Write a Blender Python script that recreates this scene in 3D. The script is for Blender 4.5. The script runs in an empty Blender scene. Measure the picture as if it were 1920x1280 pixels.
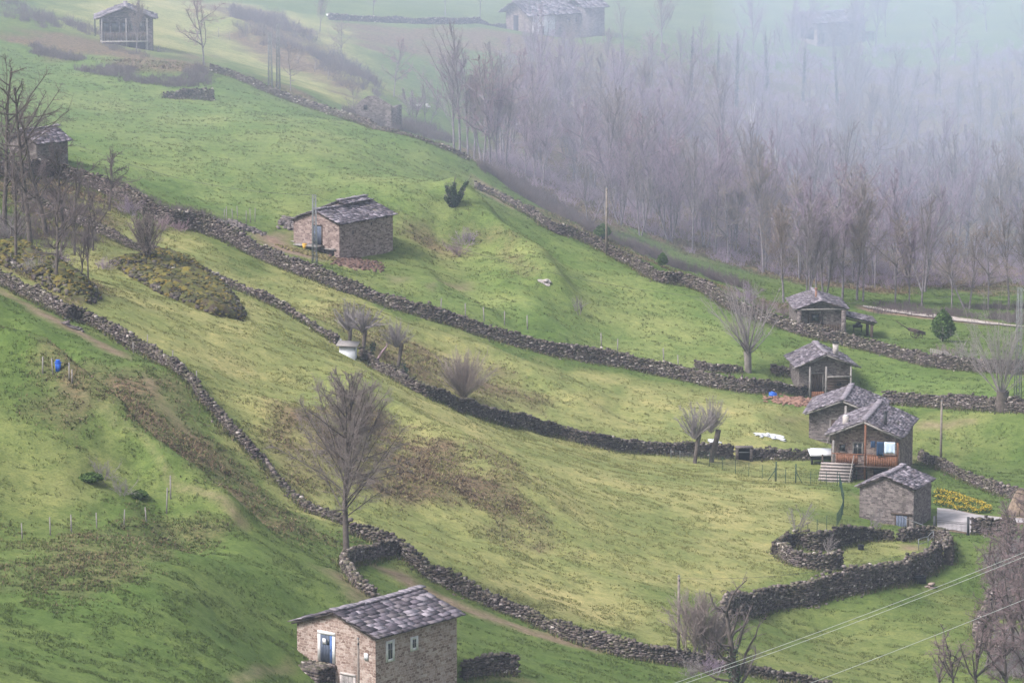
import bpy, math, random
import numpy as np
from mathutils import Vector
R = math.radians
sc = bpy.context.scene
COL = sc.collection
# ---------------------------------------------------------------- camera, sky, sun, exposure
PITCH, FPX, CZ = 9.5, 8000.0, 100.0
cam = bpy.data.cameras.new('camera'); camo = bpy.data.objects.new('camera', cam); COL.objects.link(camo)
camo.location = (0, 0, CZ); camo.rotation_euler = (R(90 - PITCH), 0, 0)
cam.sensor_width = 36; cam.lens = FPX / 1920 * 36; cam.clip_end = 6000; cam.clip_start = 1
sc.camera = camo
W = bpy.data.worlds.new('World'); sc.world = W; W.use_nodes = True
wn = W.node_tree.nodes; wl = W.node_tree.links
SUN_EL, SUN_AZ = 48, 238      # overcast: high soft light from behind the left shoulder
sky = wn.new('ShaderNodeTexSky'); sky.sky_type = 'NISHITA'; sky.sun_disc = False
sky.sun_elevation = R(SUN_EL); sky.sun_rotation = R(SUN_AZ); sky.dust_density = 4; sky.air_density = 1.0
hsv = wn.new('ShaderNodeHueSaturation'); hsv.inputs['Saturation'].default_value = 0.45
wl.new(sky.outputs[0], hsv.inputs['Color'])
wl.new(hsv.outputs[0], wn['Background'].inputs['Color'])
wn['Background'].inputs['Strength'].default_value = 0.08
sl = bpy.data.lights.new('sun', 'SUN'); sl.energy = 1.5; sl.angle = R(14); sl.color = (1, 0.95, 0.965)
so = bpy.data.objects.new('sun', sl); COL.objects.link(so); so.location = (0, 0, 300)
sdir = Vector((math.sin(R(SUN_AZ)) * math.cos(R(SUN_EL)), math.cos(R(SUN_AZ)) * math.cos(R(SUN_EL)), math.sin(R(SUN_EL))))
so.rotation_euler = sdir.to_track_quat('Z', 'Y').to_euler()
sc.view_settings.view_transform = 'Standard'; sc.view_settings.look = 'None'
sc.view_settings.exposure = 1.86; sc.view_settings.gamma = 1
sc.cycles.use_denoising = True
sc.cycles.max_bounces = 6; sc.cycles.volume_bounces = 2; sc.cycles.transparent_max_bounces = 4

rng = np.random.default_rng(11); random.seed(5)

# ---------------------------------------------------------------- value noise (numpy)
def vnoise(x, y, seed=0):
    xi = np.floor(x).astype(np.int64); yi = np.floor(y).astype(np.int64)
    xf = x - xi; yf = y - yi
    xf = xf * xf * (3 - 2 * xf); yf = yf * yf * (3 - 2 * yf)
    def h(a, b):
        n = (a * 374761393 + b * 668265263 + seed * 974634777) & 0xffffffff
        n = ((n ^ (n >> 13)) * 1274126177) & 0xffffffff
        return ((n ^ (n >> 16)) & 0xffff) / 65535.0
    return (h(xi, yi) * (1 - xf) + h(xi + 1, yi) * xf) * (1 - yf) + (h(xi, yi + 1) * (1 - xf) + h(xi + 1, yi + 1) * xf) * yf
def fbm(x, y, seed=0, o=3):
    s = 0; a = .5
    for k in range(o):
        s = s + a * vnoise(x * 2 ** k, y * 2 ** k, seed + k); a *= .5
    return s / (1 - .5 ** o)

# ---------------------------------------------------------------- mesh collector
class MB:
    def __init__(s): s.v = []; s.q = []; s.t = []; s.n = 0; s.c = []; s.hasc = False
    def add(s, v, f, col=None):
        v = np.asarray(v, dtype=np.float64).reshape(-1, 3)
        f = np.asarray(f, dtype=np.int64)
        if f.size:
            (s.q if f.shape[1] == 4 else s.t).append(f + s.n)
        s.v.append(v); s.n += len(v)
        if col is None: col = (1, 1, 1)
        else: s.hasc = True
        c = np.asarray(col, dtype=np.float64)
        s.c.append(np.broadcast_to(c, (len(v), 3)))
        return s
    def poly(s, pts):
        s.poly_extra = getattr(s, 'poly_extra', [])
        s.poly_extra.append([s.n + i for i in range(len(pts))])
        s.v.append(np.asarray(pts, float)); s.n += len(pts); s.c.append(np.ones((len(pts), 3)))
    def box(s, c, d, rz=0, col=None, tilt=None):
        x, y, z = [k / 2 for k in d]
        v = np.array([(-x,-y,-z),(x,-y,-z),(x,y,-z),(-x,y,-z),(-x,-y,z),(x,-y,z),(x,y,z),(-x,y,z)])
        if tilt: v = rotx(v, tilt[0]); v = roty(v, tilt[1])
        if rz: v = rotz(v, rz)
        return s.add(v + np.array(c), CUBEF, col)
    def tube(s, p, q, r0, r1=None, n=6, col=None, caps=True):
        r1 = r0 if r1 is None else r1
        v, f = tubes(np.array([p]), np.array([q]), np.array([r0]), np.array([r1]), n)
        s.add(v, f, col)
        if caps:
            b = s.n - 2 * n
            for ring in (list(range(b, b + n))[::-1], list(range(b + n, b + 2 * n))):
                s.poly_extra = getattr(s, 'poly_extra', []); s.poly_extra.append(ring)
        return s
    def build(s, name, mat, parent=None, loc=None, smooth=False):
        v = np.concatenate(s.v); m = bpy.data.meshes.new(name)
        q = np.concatenate(s.q) if s.q else np.zeros((0, 4), int)
        t = np.concatenate(s.t) if s.t else np.zeros((0, 3), int)
        ex = getattr(s, 'poly_extra', [])
        if loc is not None: v = v - np.array(loc)
        loops = np.concatenate([q.ravel(), t.ravel()] + [np.array(e) for e in ex]) if (len(q) or len(t) or ex) else np.zeros(0, int)
        tot = np.concatenate([np.full(len(q), 4), np.full(len(t), 3), np.array([len(e) for e in ex], int)]).astype(np.int32)
        st = np.concatenate([[0], np.cumsum(tot)[:-1]]).astype(np.int32)
        m.vertices.add(len(v)); m.vertices.foreach_set('co', v.astype(np.float32).ravel())
        m.loops.add(len(loops)); m.loops.foreach_set('vertex_index', loops.astype(np.int32))
        m.polygons.add(len(tot)); m.polygons.foreach_set('loop_start', st); m.polygons.foreach_set('loop_total', tot)
        if smooth: m.polygons.foreach_set('use_smooth', np.ones(len(tot), bool))
        if s.hasc:
            a = m.attributes.new('tint', 'FLOAT_COLOR', 'POINT')
            c = np.ones((len(v), 4), np.float32); c[:, :3] = np.concatenate(s.c); a.data.foreach_set('color', c.ravel())
        m.update(calc_edges=True); m.validate()
        if mat: m.materials.append(mat)
        o = bpy.data.objects.new(name, m); COL.objects.link(o)
        if parent: o.parent = parent
        if loc is not None: o.location = loc
        return o
CUBEF = np.array([(0,3,2,1),(4,5,6,7),(0,1,5,4),(1,2,6,5),(2,3,7,6),(3,0,4,7)])
def rotz(v, a): c, s_ = math.cos(a), math.sin(a); return v @ np.array([[c, s_, 0], [-s_, c, 0], [0, 0, 1]])
def rotx(v, a): c, s_ = math.cos(a), math.sin(a); return v @ np.array([[1, 0, 0], [0, c, s_], [0, -s_, c]])
def roty(v, a): c, s_ = math.cos(a), math.sin(a); return v @ np.array([[c, 0, -s_], [0, 1, 0], [s_, 0, c]])
def tubes(P, Q, r0, r1, n):
    """many tapered tubes at once"""
    D = Q - P; L = np.linalg.norm(D, axis=1, keepdims=True); D = D / np.maximum(L, 1e-9)
    up = np.where(np.abs(D[:, 2:3]) > .9, np.array([[1., 0, 0]]), np.array([[0, 0, 1.]]))
    A = np.cross(D, up); A /= np.linalg.norm(A, axis=1, keepdims=True); B = np.cross(D, A)
    ang = np.arange(n) * 2 * np.pi / n
    ring = A[:, None, :] * np.cos(ang)[None, :, None] + B[:, None, :] * np.sin(ang)[None, :, None]
    v = np.concatenate([P[:, None, :] + ring * r0[:, None, None], Q[:, None, :] + ring * r1[:, None, None]], axis=1)
    k = np.arange(n); k2 = (k + 1) % n
    f = np.stack([k, k2, k2 + n, k + n], 1)
    F = (np.arange(len(P)) * 2 * n)[:, None, None] + f[None]
    return v.reshape(-1, 3), F.reshape(-1, 4)

def tag(o, label=None, cat=None, group=None, kind=None):
    if label: o['label'] = label
    if cat: o['category'] = cat
    if group: o['group'] = group
    if kind: o['kind'] = kind
    return o
def empty(name, loc, rz=0):
    o = bpy.data.objects.new(name, None); COL.objects.link(o); o.location = loc; o.rotation_euler = (0, 0, rz)
    o.empty_display_size = .5
    return o
def copy_tree(o, parent=None):
    c = o.copy(); COL.objects.link(c)
    if parent: c.parent = parent
    for ch in list(o.children): copy_tree(ch, c)
    return c

# ---------------------------------------------------------------- pixel rays of the photograph -> places on the ground
_cp, _sp = math.cos(R(PITCH)), math.sin(R(PITCH))
def ray(u, v):
    x = (u - 960) / FPX; y = -(v - 640) / FPX
    d = np.array([x, _cp + y * _sp, -_sp + y * _cp])
    return d / d[1]
def at(u, v, Y):
    d = ray(u, v); return np.array([d[0] * Y, Y, CZ + d[2] * Y])
# ---------------------------------------------------------------- terrain
CP = """0 1280 270;200 1270 280;400 1250 290;550 1300 293;705 1300 300;872 1270 308;1000 1280 312;1280 1280 326;1600 1280 345;1920 1280 352
0 1150 290;200 1130 295;400 1120 301;600 1130 315;0 1000 314;150 980 318;300 1050 310;550 1050 325;640 1060 331;0 900 322;0 800 330;0 720 338
0 655 348;110 690 344;200 770 338;310 870 333;420 940 331;520 1000 334;200 900 324;60 625 374;200 718 362;300 800 352;380 880 346;100 590 386
0 530 400;140 602 391;250 655 381;330 700 374;400 768 366;460 840 359;520 910 354;600 968 349;740 1030 344;850 1090 341;970 1158 337;1150 1218 335;1280 1243 333
700 1080 335;150 530 412;300 620 401;450 720 396;600 800 386;750 850 381;850 950 366;1000 950 376;1000 1100 351;1200 900 412;1200 1050 371;700 700 415;900 800 415
1400 950 404;1400 1080 373;1550 905 433;1330 1135 358;1458 1041 386;1570 1068 380;1600 1030 391;1700 1050 391;1770 1050 391;1700 1120 376;1850 1050 392;1900 1130 382;1500 1180 364;1800 1200 362;1350 1240 340;1760 1000 404
1755 985 412;1660 975 413;1615 925 420;1850 975 412;1920 975 414;1800 930 428;1900 930 430;1560 885 441;1690 875 442;1400 900 432;1440 862 450
200 448 462;330 495 451;450 545 446;590 615 437;640 655 433;760 722 431;870 772 431;1100 834 440;1250 852 446;1530 860 450;0 450 442;100 500 425
500 560 462;700 630 456;900 720 456;1000 745 457;1100 770 458;1300 790 460;1450 780 465;1530 820 462;1700 820 465;1900 860 460;1250 820 452
190 365 500;370 432 490;540 512 481;640 547 478;775 591 478;900 628 480;1060 670 482;1280 715 482;1448 741 480;1660 757 478;1920 774 468
0 350 482;0 250 535;100 300 515;50 120 600;200 200 572;300 340 520;400 300 532;380 165 590;500 350 525;600 250 562;700 350 535;800 350 532;800 280 562;850 420 523
540 440 506;630 478 500;743 472 508;700 520 492;850 480 507;870 400 528;1000 560 497;1150 560 513;950 450 526;1030 530 508;1300 620 504;1500 690 492;1700 720 488;1900 740 482;1100 620 497
393 131 602;500 171 600;640 220 592;774 255 582;842 280 575;882 299 569;902 353 557;993 400 546;1077 445 538;1137 475 534;1211 518 526;1280 534 522;1364 581 515;1465 615 511;1619 655 505;1750 689 498;1920 699 494
930 330 580;1000 385 572;1100 430 560;1200 480 556;1300 515 556;1400 545 556;1490 605 532;1650 632 530;1800 640 524;1900 660 515;1650 582 552;1800 605 545;1920 625 540
650 205 612;700 230 612;760 240 615;900 280 625;960 290 640;700 170 660;740 180 660;850 220 660;1000 320 640;1150 380 620;1300 440 610;1500 520 590;1700 560 575;1900 570 572
450 120 640;560 150 650;300 110 620;240 90 632;150 90 620;500 50 705;620 100 700;100 40 650;0 20 660;300 20 700;400 10 740;600 0 780;700 90 720;800 130 715
900 160 720;1000 160 730;1000 240 690;1200 300 680;1400 350 680;1600 400 680;1800 450 670;1900 470 660;1200 200 740;1400 190 770;1600 250 760;1800 300 750;1000 90 750;1000 52 782;1200 90 780;1300 90 800;1545 75 850;1700 80 850;1850 100 840;1600 130 820
0 -60 760;400 -60 860;800 -40 880;1200 -40 900;1600 -40 920;1920 -30 920;300 -250 1100;960 -250 1150;1700 -250 1150;300 -450 1500;960 -450 1500;1700 -450 1500"""
cps = []
for g in CP.replace('\n', ';').split(';'):
    u, v, Y = map(float, g.split()); p = at(u, v, Y); cps.append(p)
cps = np.array(cps)
side = []
for Y, zl, zr in ((240, 50, 14), (330, 62, 14), (420, 66, 16), (500, 64, 18), (600, 62, 16), (720, 66, 24), (850, 66, 40), (1100, 90, 80), (1500, 110, 110)):
    side += [(-0.12 * Y - 75, Y, zl), (0.12 * Y + 75, Y, zr)]
side += [(-0.12*220, 225, 35), (0, 225, 22), (0.12*220, 225, 8)]
cps = np.vstack([cps, np.array(side, float)])
def _k(r2, c=6.0): return np.sqrt(r2 + c * c)
_n = len(cps)
_A = _k(((cps[:, None, :2] - cps[None, :, :2]) ** 2).sum(-1)) - np.eye(_n) * 0.6
_M = np.zeros((_n + 3, _n + 3)); _M[:_n, :_n] = _A; _M[:_n, _n] = 1; _M[:_n, _n+1:] = cps[:, :2] / 100; _M[_n:, :_n] = _M[:_n, _n:].T
_w = np.linalg.solve(_M, np.concatenate([cps[:, 2], [0, 0, 0]]))
def seq(*parts):
    out = []
    for a, b, s in parts: out += list(np.arange(a, b, s))
    return np.array(out)
ys = seq((215, 250, 2), (250, 620, .5), (620, 760, 1.0), (760, 950, 2), (950, 1300, 8), (1300, 1900, 30))
xs = seq((-330, -130, 12), (-130, -84, 2), (-84, 84, .55), (84, 130, 2), (130, 340, 12))
GX, GY = np.meshgrid(xs, ys)
def zbase(X, Y):
    Z = np.full(X.shape, _w[_n]) + _w[_n+1] * X / 100 + _w[_n+2] * Y / 100
    for i in range(_n): Z = Z + _w[i] * _k((X - cps[i, 0]) ** 2 + (Y - cps[i, 1]) ** 2)
    return Z
GZ = zbase(GX, GY)
# building platforms: the ground shifted to meet each house foot
PADS = [(-12.5,302.8,23.9,9,9),(-23.1,502.4,26.9,8,8),(38.7,530.9,11.9,9,7),(36.0,486.0,12.3,6,6),(36.6,463.9,10.6,6,6),(37.1,438.3,12.1,6,5),(1.3,785.7,26.2,12,10),(59.0,850.8,18.0,11,10)]
def _zb1(x, y): return float(zbase(np.array([x]), np.array([y]))[0])
for px_, py_, pz_, r0_, r1_ in PADS:
    cy_ = py_ + 1.5; d_ = np.hypot(GX - px_, GY - cy_); w_ = np.clip(1 - (d_ - r0_ * .6) / r1_, 0, 1); w_ = w_ * w_ * (3 - 2 * w_)
    GZ = GZ + w_ * (pz_ - _zb1(px_, py_)) if True else GZ
# terracettes and hummocks
# banks, hollows and folds along lines of the slope (metres up, metres wide)
def _ray0(u, v):
    d = ray(u, v); Y = np.arange(240, 1300, .5); x = d[0] * Y
    i = np.clip(np.searchsorted(xs, x) - 1, 0, len(xs) - 2); j = np.clip(np.searchsorted(ys, Y) - 1, 0, len(ys) - 2)
    k = int(np.argmax(CZ + d[2] * Y < GZ[j, i])); return np.array([x[k], Y[k]])
FOLDS = [([(862,372),(900,408),(950,450),(1000,495),(1035,530)], 2.2, 2.6), ([(845,430),(850,480),(890,530)], -2.0, 5), ([(-40,640),(0,655),(110,695),(200,772),(310,874),(420,945)], 2.1, 2.6),
 ([(0,600),(60,632),(200,738),(330,852),(430,930)], -2.0, 3), ([(560,790),(700,760),(800,800),(900,860),(1000,930)], 1.3, 4), ([(600,900),(750,930),(900,970),(1000,1010)], -.9, 5),
 ([(640,590),(780,630),(900,665),(1020,715),(1100,750)], 1.2, 3), ([(660,640),(780,690),(900,745),(1000,780)], -.9, 3), ([(1060,735),(1120,760),(1200,790)], -.5, 1.5),
 ([(330,720),(420,740),(560,800)], .7, 4), ([(450,60),(560,110),(680,170)], 1.5, 5), ([(150,930),(200,900),(260,940)], -1.2, 5), ([(240,870),(300,960),(330,1000)], -.7, 3),
 ([(500,250),(650,330),(760,370)], .8, 7), ([(350,300),(450,380)], -.7, 8), ([(200,1040),(400,1080),(560,1120)], .6, 5)]
FOLDW = [(np.array([_ray0(u, v) for u, v in P]), a, w) for P, a, w in FOLDS]
for P, a, w in FOLDW:
    m_ = (GX > P[:, 0].min() - 4*w) & (GX < P[:, 0].max() + 4*w) & (GY > P[:, 1].min() - 6*w) & (GY < P[:, 1].max() + 6*w)
    x_, y_ = GX[m_], GY[m_]; x_ = x_ + (fbm(x_ / 5, y_ / 7, 51) - .5) * w; y_ = y_ + (fbm(x_ / 5, y_ / 7, 53) - .5) * w * 2; d2 = np.full(x_.shape, 1e9)
    for (x0, y0), (x1, y1) in zip(P[:-1], P[1:]):
        dx, dy = x1 - x0, y1 - y0; t = np.clip(((x_ - x0) * dx + (y_ - y0) * dy) / (dx*dx + dy*dy), 0, 1)
        d2 = np.minimum(d2, (x_ - x0 - t*dx) ** 2 + ((y_ - y0 - t*dy) * .7) ** 2)
    GZ[m_] += a * np.exp(-d2 / (w * w))
gy, gx = np.gradient(GZ, ys, xs); slope = np.hypot(gx, gy)
wx = GX + 2.5 * (fbm(GX / 9, GY / 9, 3) - .5); wy = GY + 2.5 * (fbm(GX / 9, GY / 9, 5) - .5)
rough0 = np.clip((slope - .12) / .3, 0.15, 1)
GZ = GZ + (fbm(wx / 7, wy / 7, 21) - .5) * .8 * rough0 + (fbm(wx / 2.6, wy / 1.3, 31, 2) - .5) * .38 * rough0 + (vnoise(GX / .9, GY / .8, 77) - .5) * .10
def zt(x, y):
    x = np.asarray(x, float); y = np.asarray(y, float)
    i = np.clip(np.searchsorted(xs, x) - 1, 0, len(xs) - 2); j = np.clip(np.searchsorted(ys, y) - 1, 0, len(ys) - 2)
    fx = (x - xs[i]) / (xs[i+1] - xs[i]); fy = (y - ys[j]) / (ys[j+1] - ys[j])
    return (GZ[j, i] * (1 - fx) + GZ[j, i+1] * fx) * (1 - fy) + (GZ[j+1, i] * (1 - fx) + GZ[j+1, i+1] * fx) * fy
def ground(u, v, ymin=230):
    """place on the ground seen at photo pixel (u, v), first hit beyond ymin"""
    d = ray(u, v); Y = np.arange(ymin, 1500, .4)
    h = CZ + d[2] * Y - zt(d[0] * Y, Y)
    if h[0] < 0:      # start below ground (behind a crest): skip to where the ray is out again
        k0 = int(np.argmax(h > 0)); 
    else: k0 = 0
    k = k0 + int(np.argmax(h[k0:] < 0))
    a, b = Y[max(k - 1, 0)], Y[k]; ha, hb = h[max(k - 1, 0)], h[k]
    y = a + (b - a) * ha / (ha - hb) if ha != hb else b
    return np.array([d[0] * y, y, float(zt(d[0] * y, y))])
def line(pts, ymin=230):
    return np.array([ground(*p) if len(p) == 3 else ground(p[0], p[1], ymin) for p in pts])

# ---- what grows where: (kind, strength, soft edge in m, photo pixels, ymin)
REG = [
 ('yel', .85, 5, [(-200,480),(0,470),(180,400),(330,430),(560,520),(760,600),(1000,665),(1300,730),(1520,760),(1560,860),(1580,960),(1480,1080),(1330,1130),(1290,1240),(1000,1150),(760,1040),(560,930),(430,790),(330,690),(140,590),(-200,480)], 0),
 ('yel', .35, 6, [(1290,1240),(1400,1150),(1750,1100),(1920,1150),(1920,1290),(1300,1290)], 0),
 ('yel', .55, 3, [(1460,1050),(1600,1090),(1770,1050),(1700,1000),(1600,1000)], 0),
 ('yel', .45, 6, [(-100,660),(110,700),(300,870),(420,960),(300,970),(-100,1000)], 0),
 ('yel', .30, 8, [(300,330),(560,330),(860,300),(1000,420),(1300,560),(1480,620),(1300,700),(1000,640),(700,560),(500,480)], 0),
 ('yel', .26, 8, [(150,130),(390,190),(640,240),(860,310),(860,420),(560,360),(300,350),(120,300)], 0),
 ('yel', .35, 6, [(880,380),(1100,470),(1300,560),(1480,640),(1490,720),(1280,700),(1000,610),(880,520)], 0),
 ('yel', .45, 6, [(1280,760),(1520,770),(1700,790),(1925,790),(1925,860),(1530,850),(1280,840)], 0),
 ('yel', .60, 4, [(740,380),(850,400),(880,440),(840,500),(750,460)], 0),
 ('yel', .9, 6, [(200,100),(420,110),(620,190),(700,180),(700,60),(400,0),(100,-20)], 600),
 ('brn', .97, 6, [(700,770),(780,815),(850,850),(930,905),(1000,960),(990,1000),(930,985),(850,955),(780,950),(700,930),(640,880),(560,880),(530,830),(620,800)], 0),
 ('brn', .72, 5, [(60,640),(150,680),(240,690),(310,725),(380,800),(420,860),(380,880),(300,840),(200,760),(110,700)], 0),
 ('brn', .55, 4, [(380,860),(470,900),(560,960),(620,1010),(560,1020),(470,970),(400,920)], 0),
 ('brn', .55, 4, [(600,575),(700,600),(800,640),(950,690),(1060,740),(1040,780),(960,765),(880,745),(760,700),(650,650)], 0),
 ('brn', .35, 6, [(330,720),(450,760),(640,830),(600,940),(520,900),(440,800)], 0),
 ('brn', .5, 2.5, [(870,370),(930,420),(1000,480),(1035,530),(990,520),(930,470),(880,430)], 0),
 ('brn', .55, 3, [(760,380),(860,400),(870,470),(800,480),(750,440)], 0),
 ('brn', .5, 4, [(0,1000),(200,985),(380,990),(300,1060),(100,1080),(0,1110)], 0),
 ('brn', .9, 3, [(0,470),(100,500),(190,560),(120,560),(0,510)], 0),
 ('brn', .8, 4, [(0,330),(110,330),(220,380),(160,460),(0,440)], 0),
 ('brn', .95, 6, [(420,130),(560,185),(700,235),(830,270),(920,300),(960,190),(1000,130),(1500,130),(1950,80),(1950,590),(1640,575),(1450,560),(1280,520),(1100,440),(980,380),(900,330)], 585),
 ('brn', .75, 4, [(50,90),(250,140),(390,140),(390,100),(300,110),(150,70),(0,50),(-40,80)], 600),
 ('brn', .8, 5, [(430,60),(640,180),(700,150),(500,20),(380,0)], 610),
 ('brn', .8, 4, [(640,40),(950,60),(1200,90),(1180,130),(900,110),(650,80)], 640),
 ('brn', .7, 2, [(900,340),(1000,395),(1130,470),(1250,525),(1480,600),(1480,570),(1250,500),(1100,430),(960,370)], 545),
 ('dirt', .95, 2, [(470,430),(540,440),(560,470),(640,480),(600,492),(540,478),(500,462)], 0),
 ('dirt', 1.0, 1, [(630,482),(690,488),(706,505),(670,508),(635,498)], 0),
 ('dirt', .6, 1.5, [(820,525),(880,530),(895,548),(850,545)], 0),
 ('dirt', .6, 1.2, [(795,537),(820,537),(822,546),(800,546)], 0),
 ('dirt', .55, 1.5, [(715,518),(765,518),(760,527),(720,527)], 0),
 ('dirt', .8, 1.0, [(0,538),(80,582),(160,622),(240,662),(235,672),(150,632),(60,585),(0,548)], 0),
 ('dirt', .6, 1.2, [(240,690),(300,730),(350,790),(360,830),(330,800),(290,745)], 0),
 ('dirt', .75, 1.0, [(680,1052),(760,1058),(810,1095),(960,1168),(1150,1225),(1140,1236),(950,1180),(800,1110),(740,1078)], 0),
 ('dirt', .7, 1.5, [(600,1060),(650,1075),(700,1120),(680,1130),(640,1095)], 0),
 ('dirt', .8, 1.0, [(430,1262),(470,1245),(545,1240),(545,1252),(480,1256),(440,1272)], 0),
 ('dirt', .8, 1.0, [(310,872),(360,910),(440,960),(470,990),(450,990),(400,950),(320,890)], 0),
 ('dirt', .6, 1.5, [(110,700),(200,770),(310,870),(300,878),(190,782),(105,706)], 0),
 ('dirt', .7, 1.5, [(1720,795),(1840,800),(1840,810),(1725,812)], 0),
 ('dirt', .5, 1.5, [(1440,775),(1520,780),(1520,790),(1450,788)], 0),
 ('dirt', .85, 1.0, [(1690,1020),(1730,1018),(1725,1030),(1690,1032)], 0),
 ('dirt', .75, 1.0, [(1600,925),(1640,950),(1690,985),(1670,985),(1620,945)], 0),
 ('dirt', .9, 1.2, [(1560,884),(1640,884),(1660,872),(1720,855),(1720,880),(1640,900),(1600,892)], 0),
 ('dirt', 1.0, .5, [(1757,950),(1790,953),(1830,963),(1870,968),(1935,970),(1935,982),(1850,987),(1818,1002),(1757,993)], 0),
 ('dirt', 1.0, 1.0, [(1618,572),(1660,578),(1740,588),(1800,596),(1935,617),(1935,630),(1800,606),(1740,598),(1660,587),(1618,579)], 545),
 ('dirt', .5, 1.5, [(900,1260),(990,1265),(1010,1290),(860,1290)], 0),
 ('dirt', .8, 1.4, [(880,325),(980,385),(1100,445),(1180,490),(1175,500),(1080,455),(960,398),(880,345)], 545),
 ('lush', .75, 8, [(-50,60),(150,110),(390,150),(640,220),(860,300),(900,420),(560,400),(300,370),(60,320)], 0),
 ('lush', .7, 5, [(880,370),(1100,460),(1300,550),(1480,620),(1490,720),(1280,700),(1000,610),(880,520)], 0),
 ('lush', .8, 5, [(700,520),(900,560),(1150,600),(1300,640),(1490,690),(1490,720),(1250,690),(1000,635),(800,580)], 0),
 ('lush', .15, 6, [(-100,1000),(400,1060),(620,1130),(560,1290),(-100,1290)], 0),
 ('lush', .7, 5, [(1620,670),(1920,715),(1920,760),(1620,740)], 0),
 ('lush', .7, 5, [(1280,760),(1520,770),(1530,840),(1280,835)], 0),
]
def inpoly(px, py, P):
    c = np.zeros(px.shape, bool); d2 = np.full(px.shape, 1e9)
    n = len(P)
    for i in range(n):
        x0, y0 = P[i]; x1, y1 = P[(i + 1) % n]
        cond = ((y0 > py) != (y1 > py))
        with np.errstate(divide='ignore', invalid='ignore'):
            xi = (x1 - x0) * (py - y0) / ((y1 - y0) if y1 != y0 else 1e-9) + x0
        c ^= cond & (px < xi)
        dx, dy = x1 - x0, y1 - y0; L = dx * dx + dy * dy + 1e-9
        t = np.clip(((px - x0) * dx + (py - y0) * dy) / L, 0, 1)
        d2 = np.minimum(d2, (px - x0 - t * dx) ** 2 + (py - y0 - t * dy) ** 2)
    return c, np.sqrt(d2)
REGW = [(k, s, e, np.array([ground(max(-250, min(2170, u)), v, ym or 230)[:2] for u, v in P])) for k, s, e, P, ym in REG]
def surf(X, Y):
    """yellowness, bracken/scrub, bare earth, lushness of the sward at world places"""
    out = {k: np.zeros(X.shape) for k in ('yel', 'brn', 'dirt', 'lush')}
    for k, s, e, P in REGW:
        m = (X > P[:, 0].min() - 3*e) & (X < P[:, 0].max() + 3*e) & (Y > P[:, 1].min() - 6*e) & (Y < P[:, 1].max() + 6*e)
        if not m.any(): continue
        x, y = X[m], Y[m]
        jx = (fbm(x / 6, y / 9, 7) - .5) * e * 2.4; jy = (fbm(x / 6, y / 9, 9) - .5) * e * 5
        c, d = inpoly(x + jx, y + jy, P)
        val = np.clip(np.where(c, .5 + d / e / 2, .5 - d / e / 2), 0, 1) * s
        out[k][m] = np.maximum(out[k][m], val)
    return out
S = surf(GX, GY)
# broken scrub inside: patches of bracken, bare ground, grass
nz = fbm(GX / 3.2, GY / 4.5, 41, 4) * 1.35 - .17
S['brn'] = np.clip(S['brn'] * (0.48 + 1.3 * nz), 0, 1)
far = np.clip((GY - 930) / 80, 0, 1); S['brn'] = np.maximum(S['brn'], far * .8)
# trampled tussocks stand up where bracken grows
GZ = GZ + S['brn'] * (fbm(GX / 1.5, GY / 1.1, 91, 2) - .4) * .55 * (GY < 620)
# ---------------------------------------------------------------- materials
def newmat(name):
    m = bpy.data.materials.new(name); m.use_nodes = True
    nt = m.node_tree; return m, nt, nt.nodes, nt.links, nt.nodes['Principled BSDF']
def N(nt, typ, **kw):
    n = nt.nodes.new(typ)
    for k, v in kw.items():
        if k in n.inputs: n.inputs[k].default_value = v
        else: setattr(n, k, v)
    return n
def ramp(nt, fac, stops):
    r = nt.nodes.new('ShaderNodeValToRGB'); e = r.color_ramp.elements
    while len(e) < len(stops): e.new(.5)
    for i, (p, c) in enumerate(stops): e[i].position = p; e[i].color = (*c, 1)
    nt.links.new(fac, r.inputs[0]); return r.outputs[0]
def mix(nt, fac, a, b, mode='MIX'):
    n = nt.nodes.new('ShaderNodeMix'); n.data_type = 'RGBA'; n.blend_type = mode
    for i, x in ((0, fac), (6, a), (7, b)):
        if hasattr(x, 'is_linked'): nt.links.new(x, n.inputs[i])
        else: n.inputs[i].default_value = x if i == 0 else (*x, 1)
    return n.outputs[2]
def coords(nt, scale=(1, 1, 1), rot=(0, 0, 0), which='Object'):
    tc = nt.nodes.new('ShaderNodeTexCoord'); mp = nt.nodes.new('ShaderNodeMapping')
    nt.links.new(tc.outputs[which], mp.inputs[0]); mp.inputs['Scale'].default_value = scale; mp.inputs['Rotation'].default_value = rot
    return mp.outputs[0]
def noise(nt, vec, scale, detail=3, rough=.6):
    n = N(nt, 'ShaderNodeTexNoise', Scale=scale, Detail=detail, Roughness=rough); nt.links.new(vec, n.inputs['Vector']); return n.outputs[0]
def bump(nt, h, strength=.5, dist=.1, bsdf=None):
    b = N(nt, 'ShaderNodeBump', Strength=strength, Distance=dist); nt.links.new(h, b.inputs['Height'])
    if bsdf: nt.links.new(b.outputs[0], bsdf.inputs['Normal'])
    return b.outputs[0]
def simple(name, col, rough=.85, var=.25, scale=3.0, metal=0, tint=False, spec=.2):
    m, nt, ns, lk, b = newmat(name)
    v = coords(nt); n = noise(nt, v, scale, 4)
    lo = tuple(c * (1 - var) for c in col); hi = tuple(min(1, c * (1 + var)) for c in col)
    c = ramp(nt, n, [(.3, lo), (.7, hi)])
    if tint:
        a = N(nt, 'ShaderNodeAttribute', attribute_name='tint'); c = mix(nt, 1.0, c, a.outputs['Color'], 'MULTIPLY')
    lk.new(c, b.inputs['Base Color']); b.inputs['Roughness'].default_value = rough; b.inputs['Metallic'].default_value = metal
    b.inputs['Specular IOR Level'].default_value = spec
    bump(nt, n, .3, .03, b)
    return m
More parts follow.
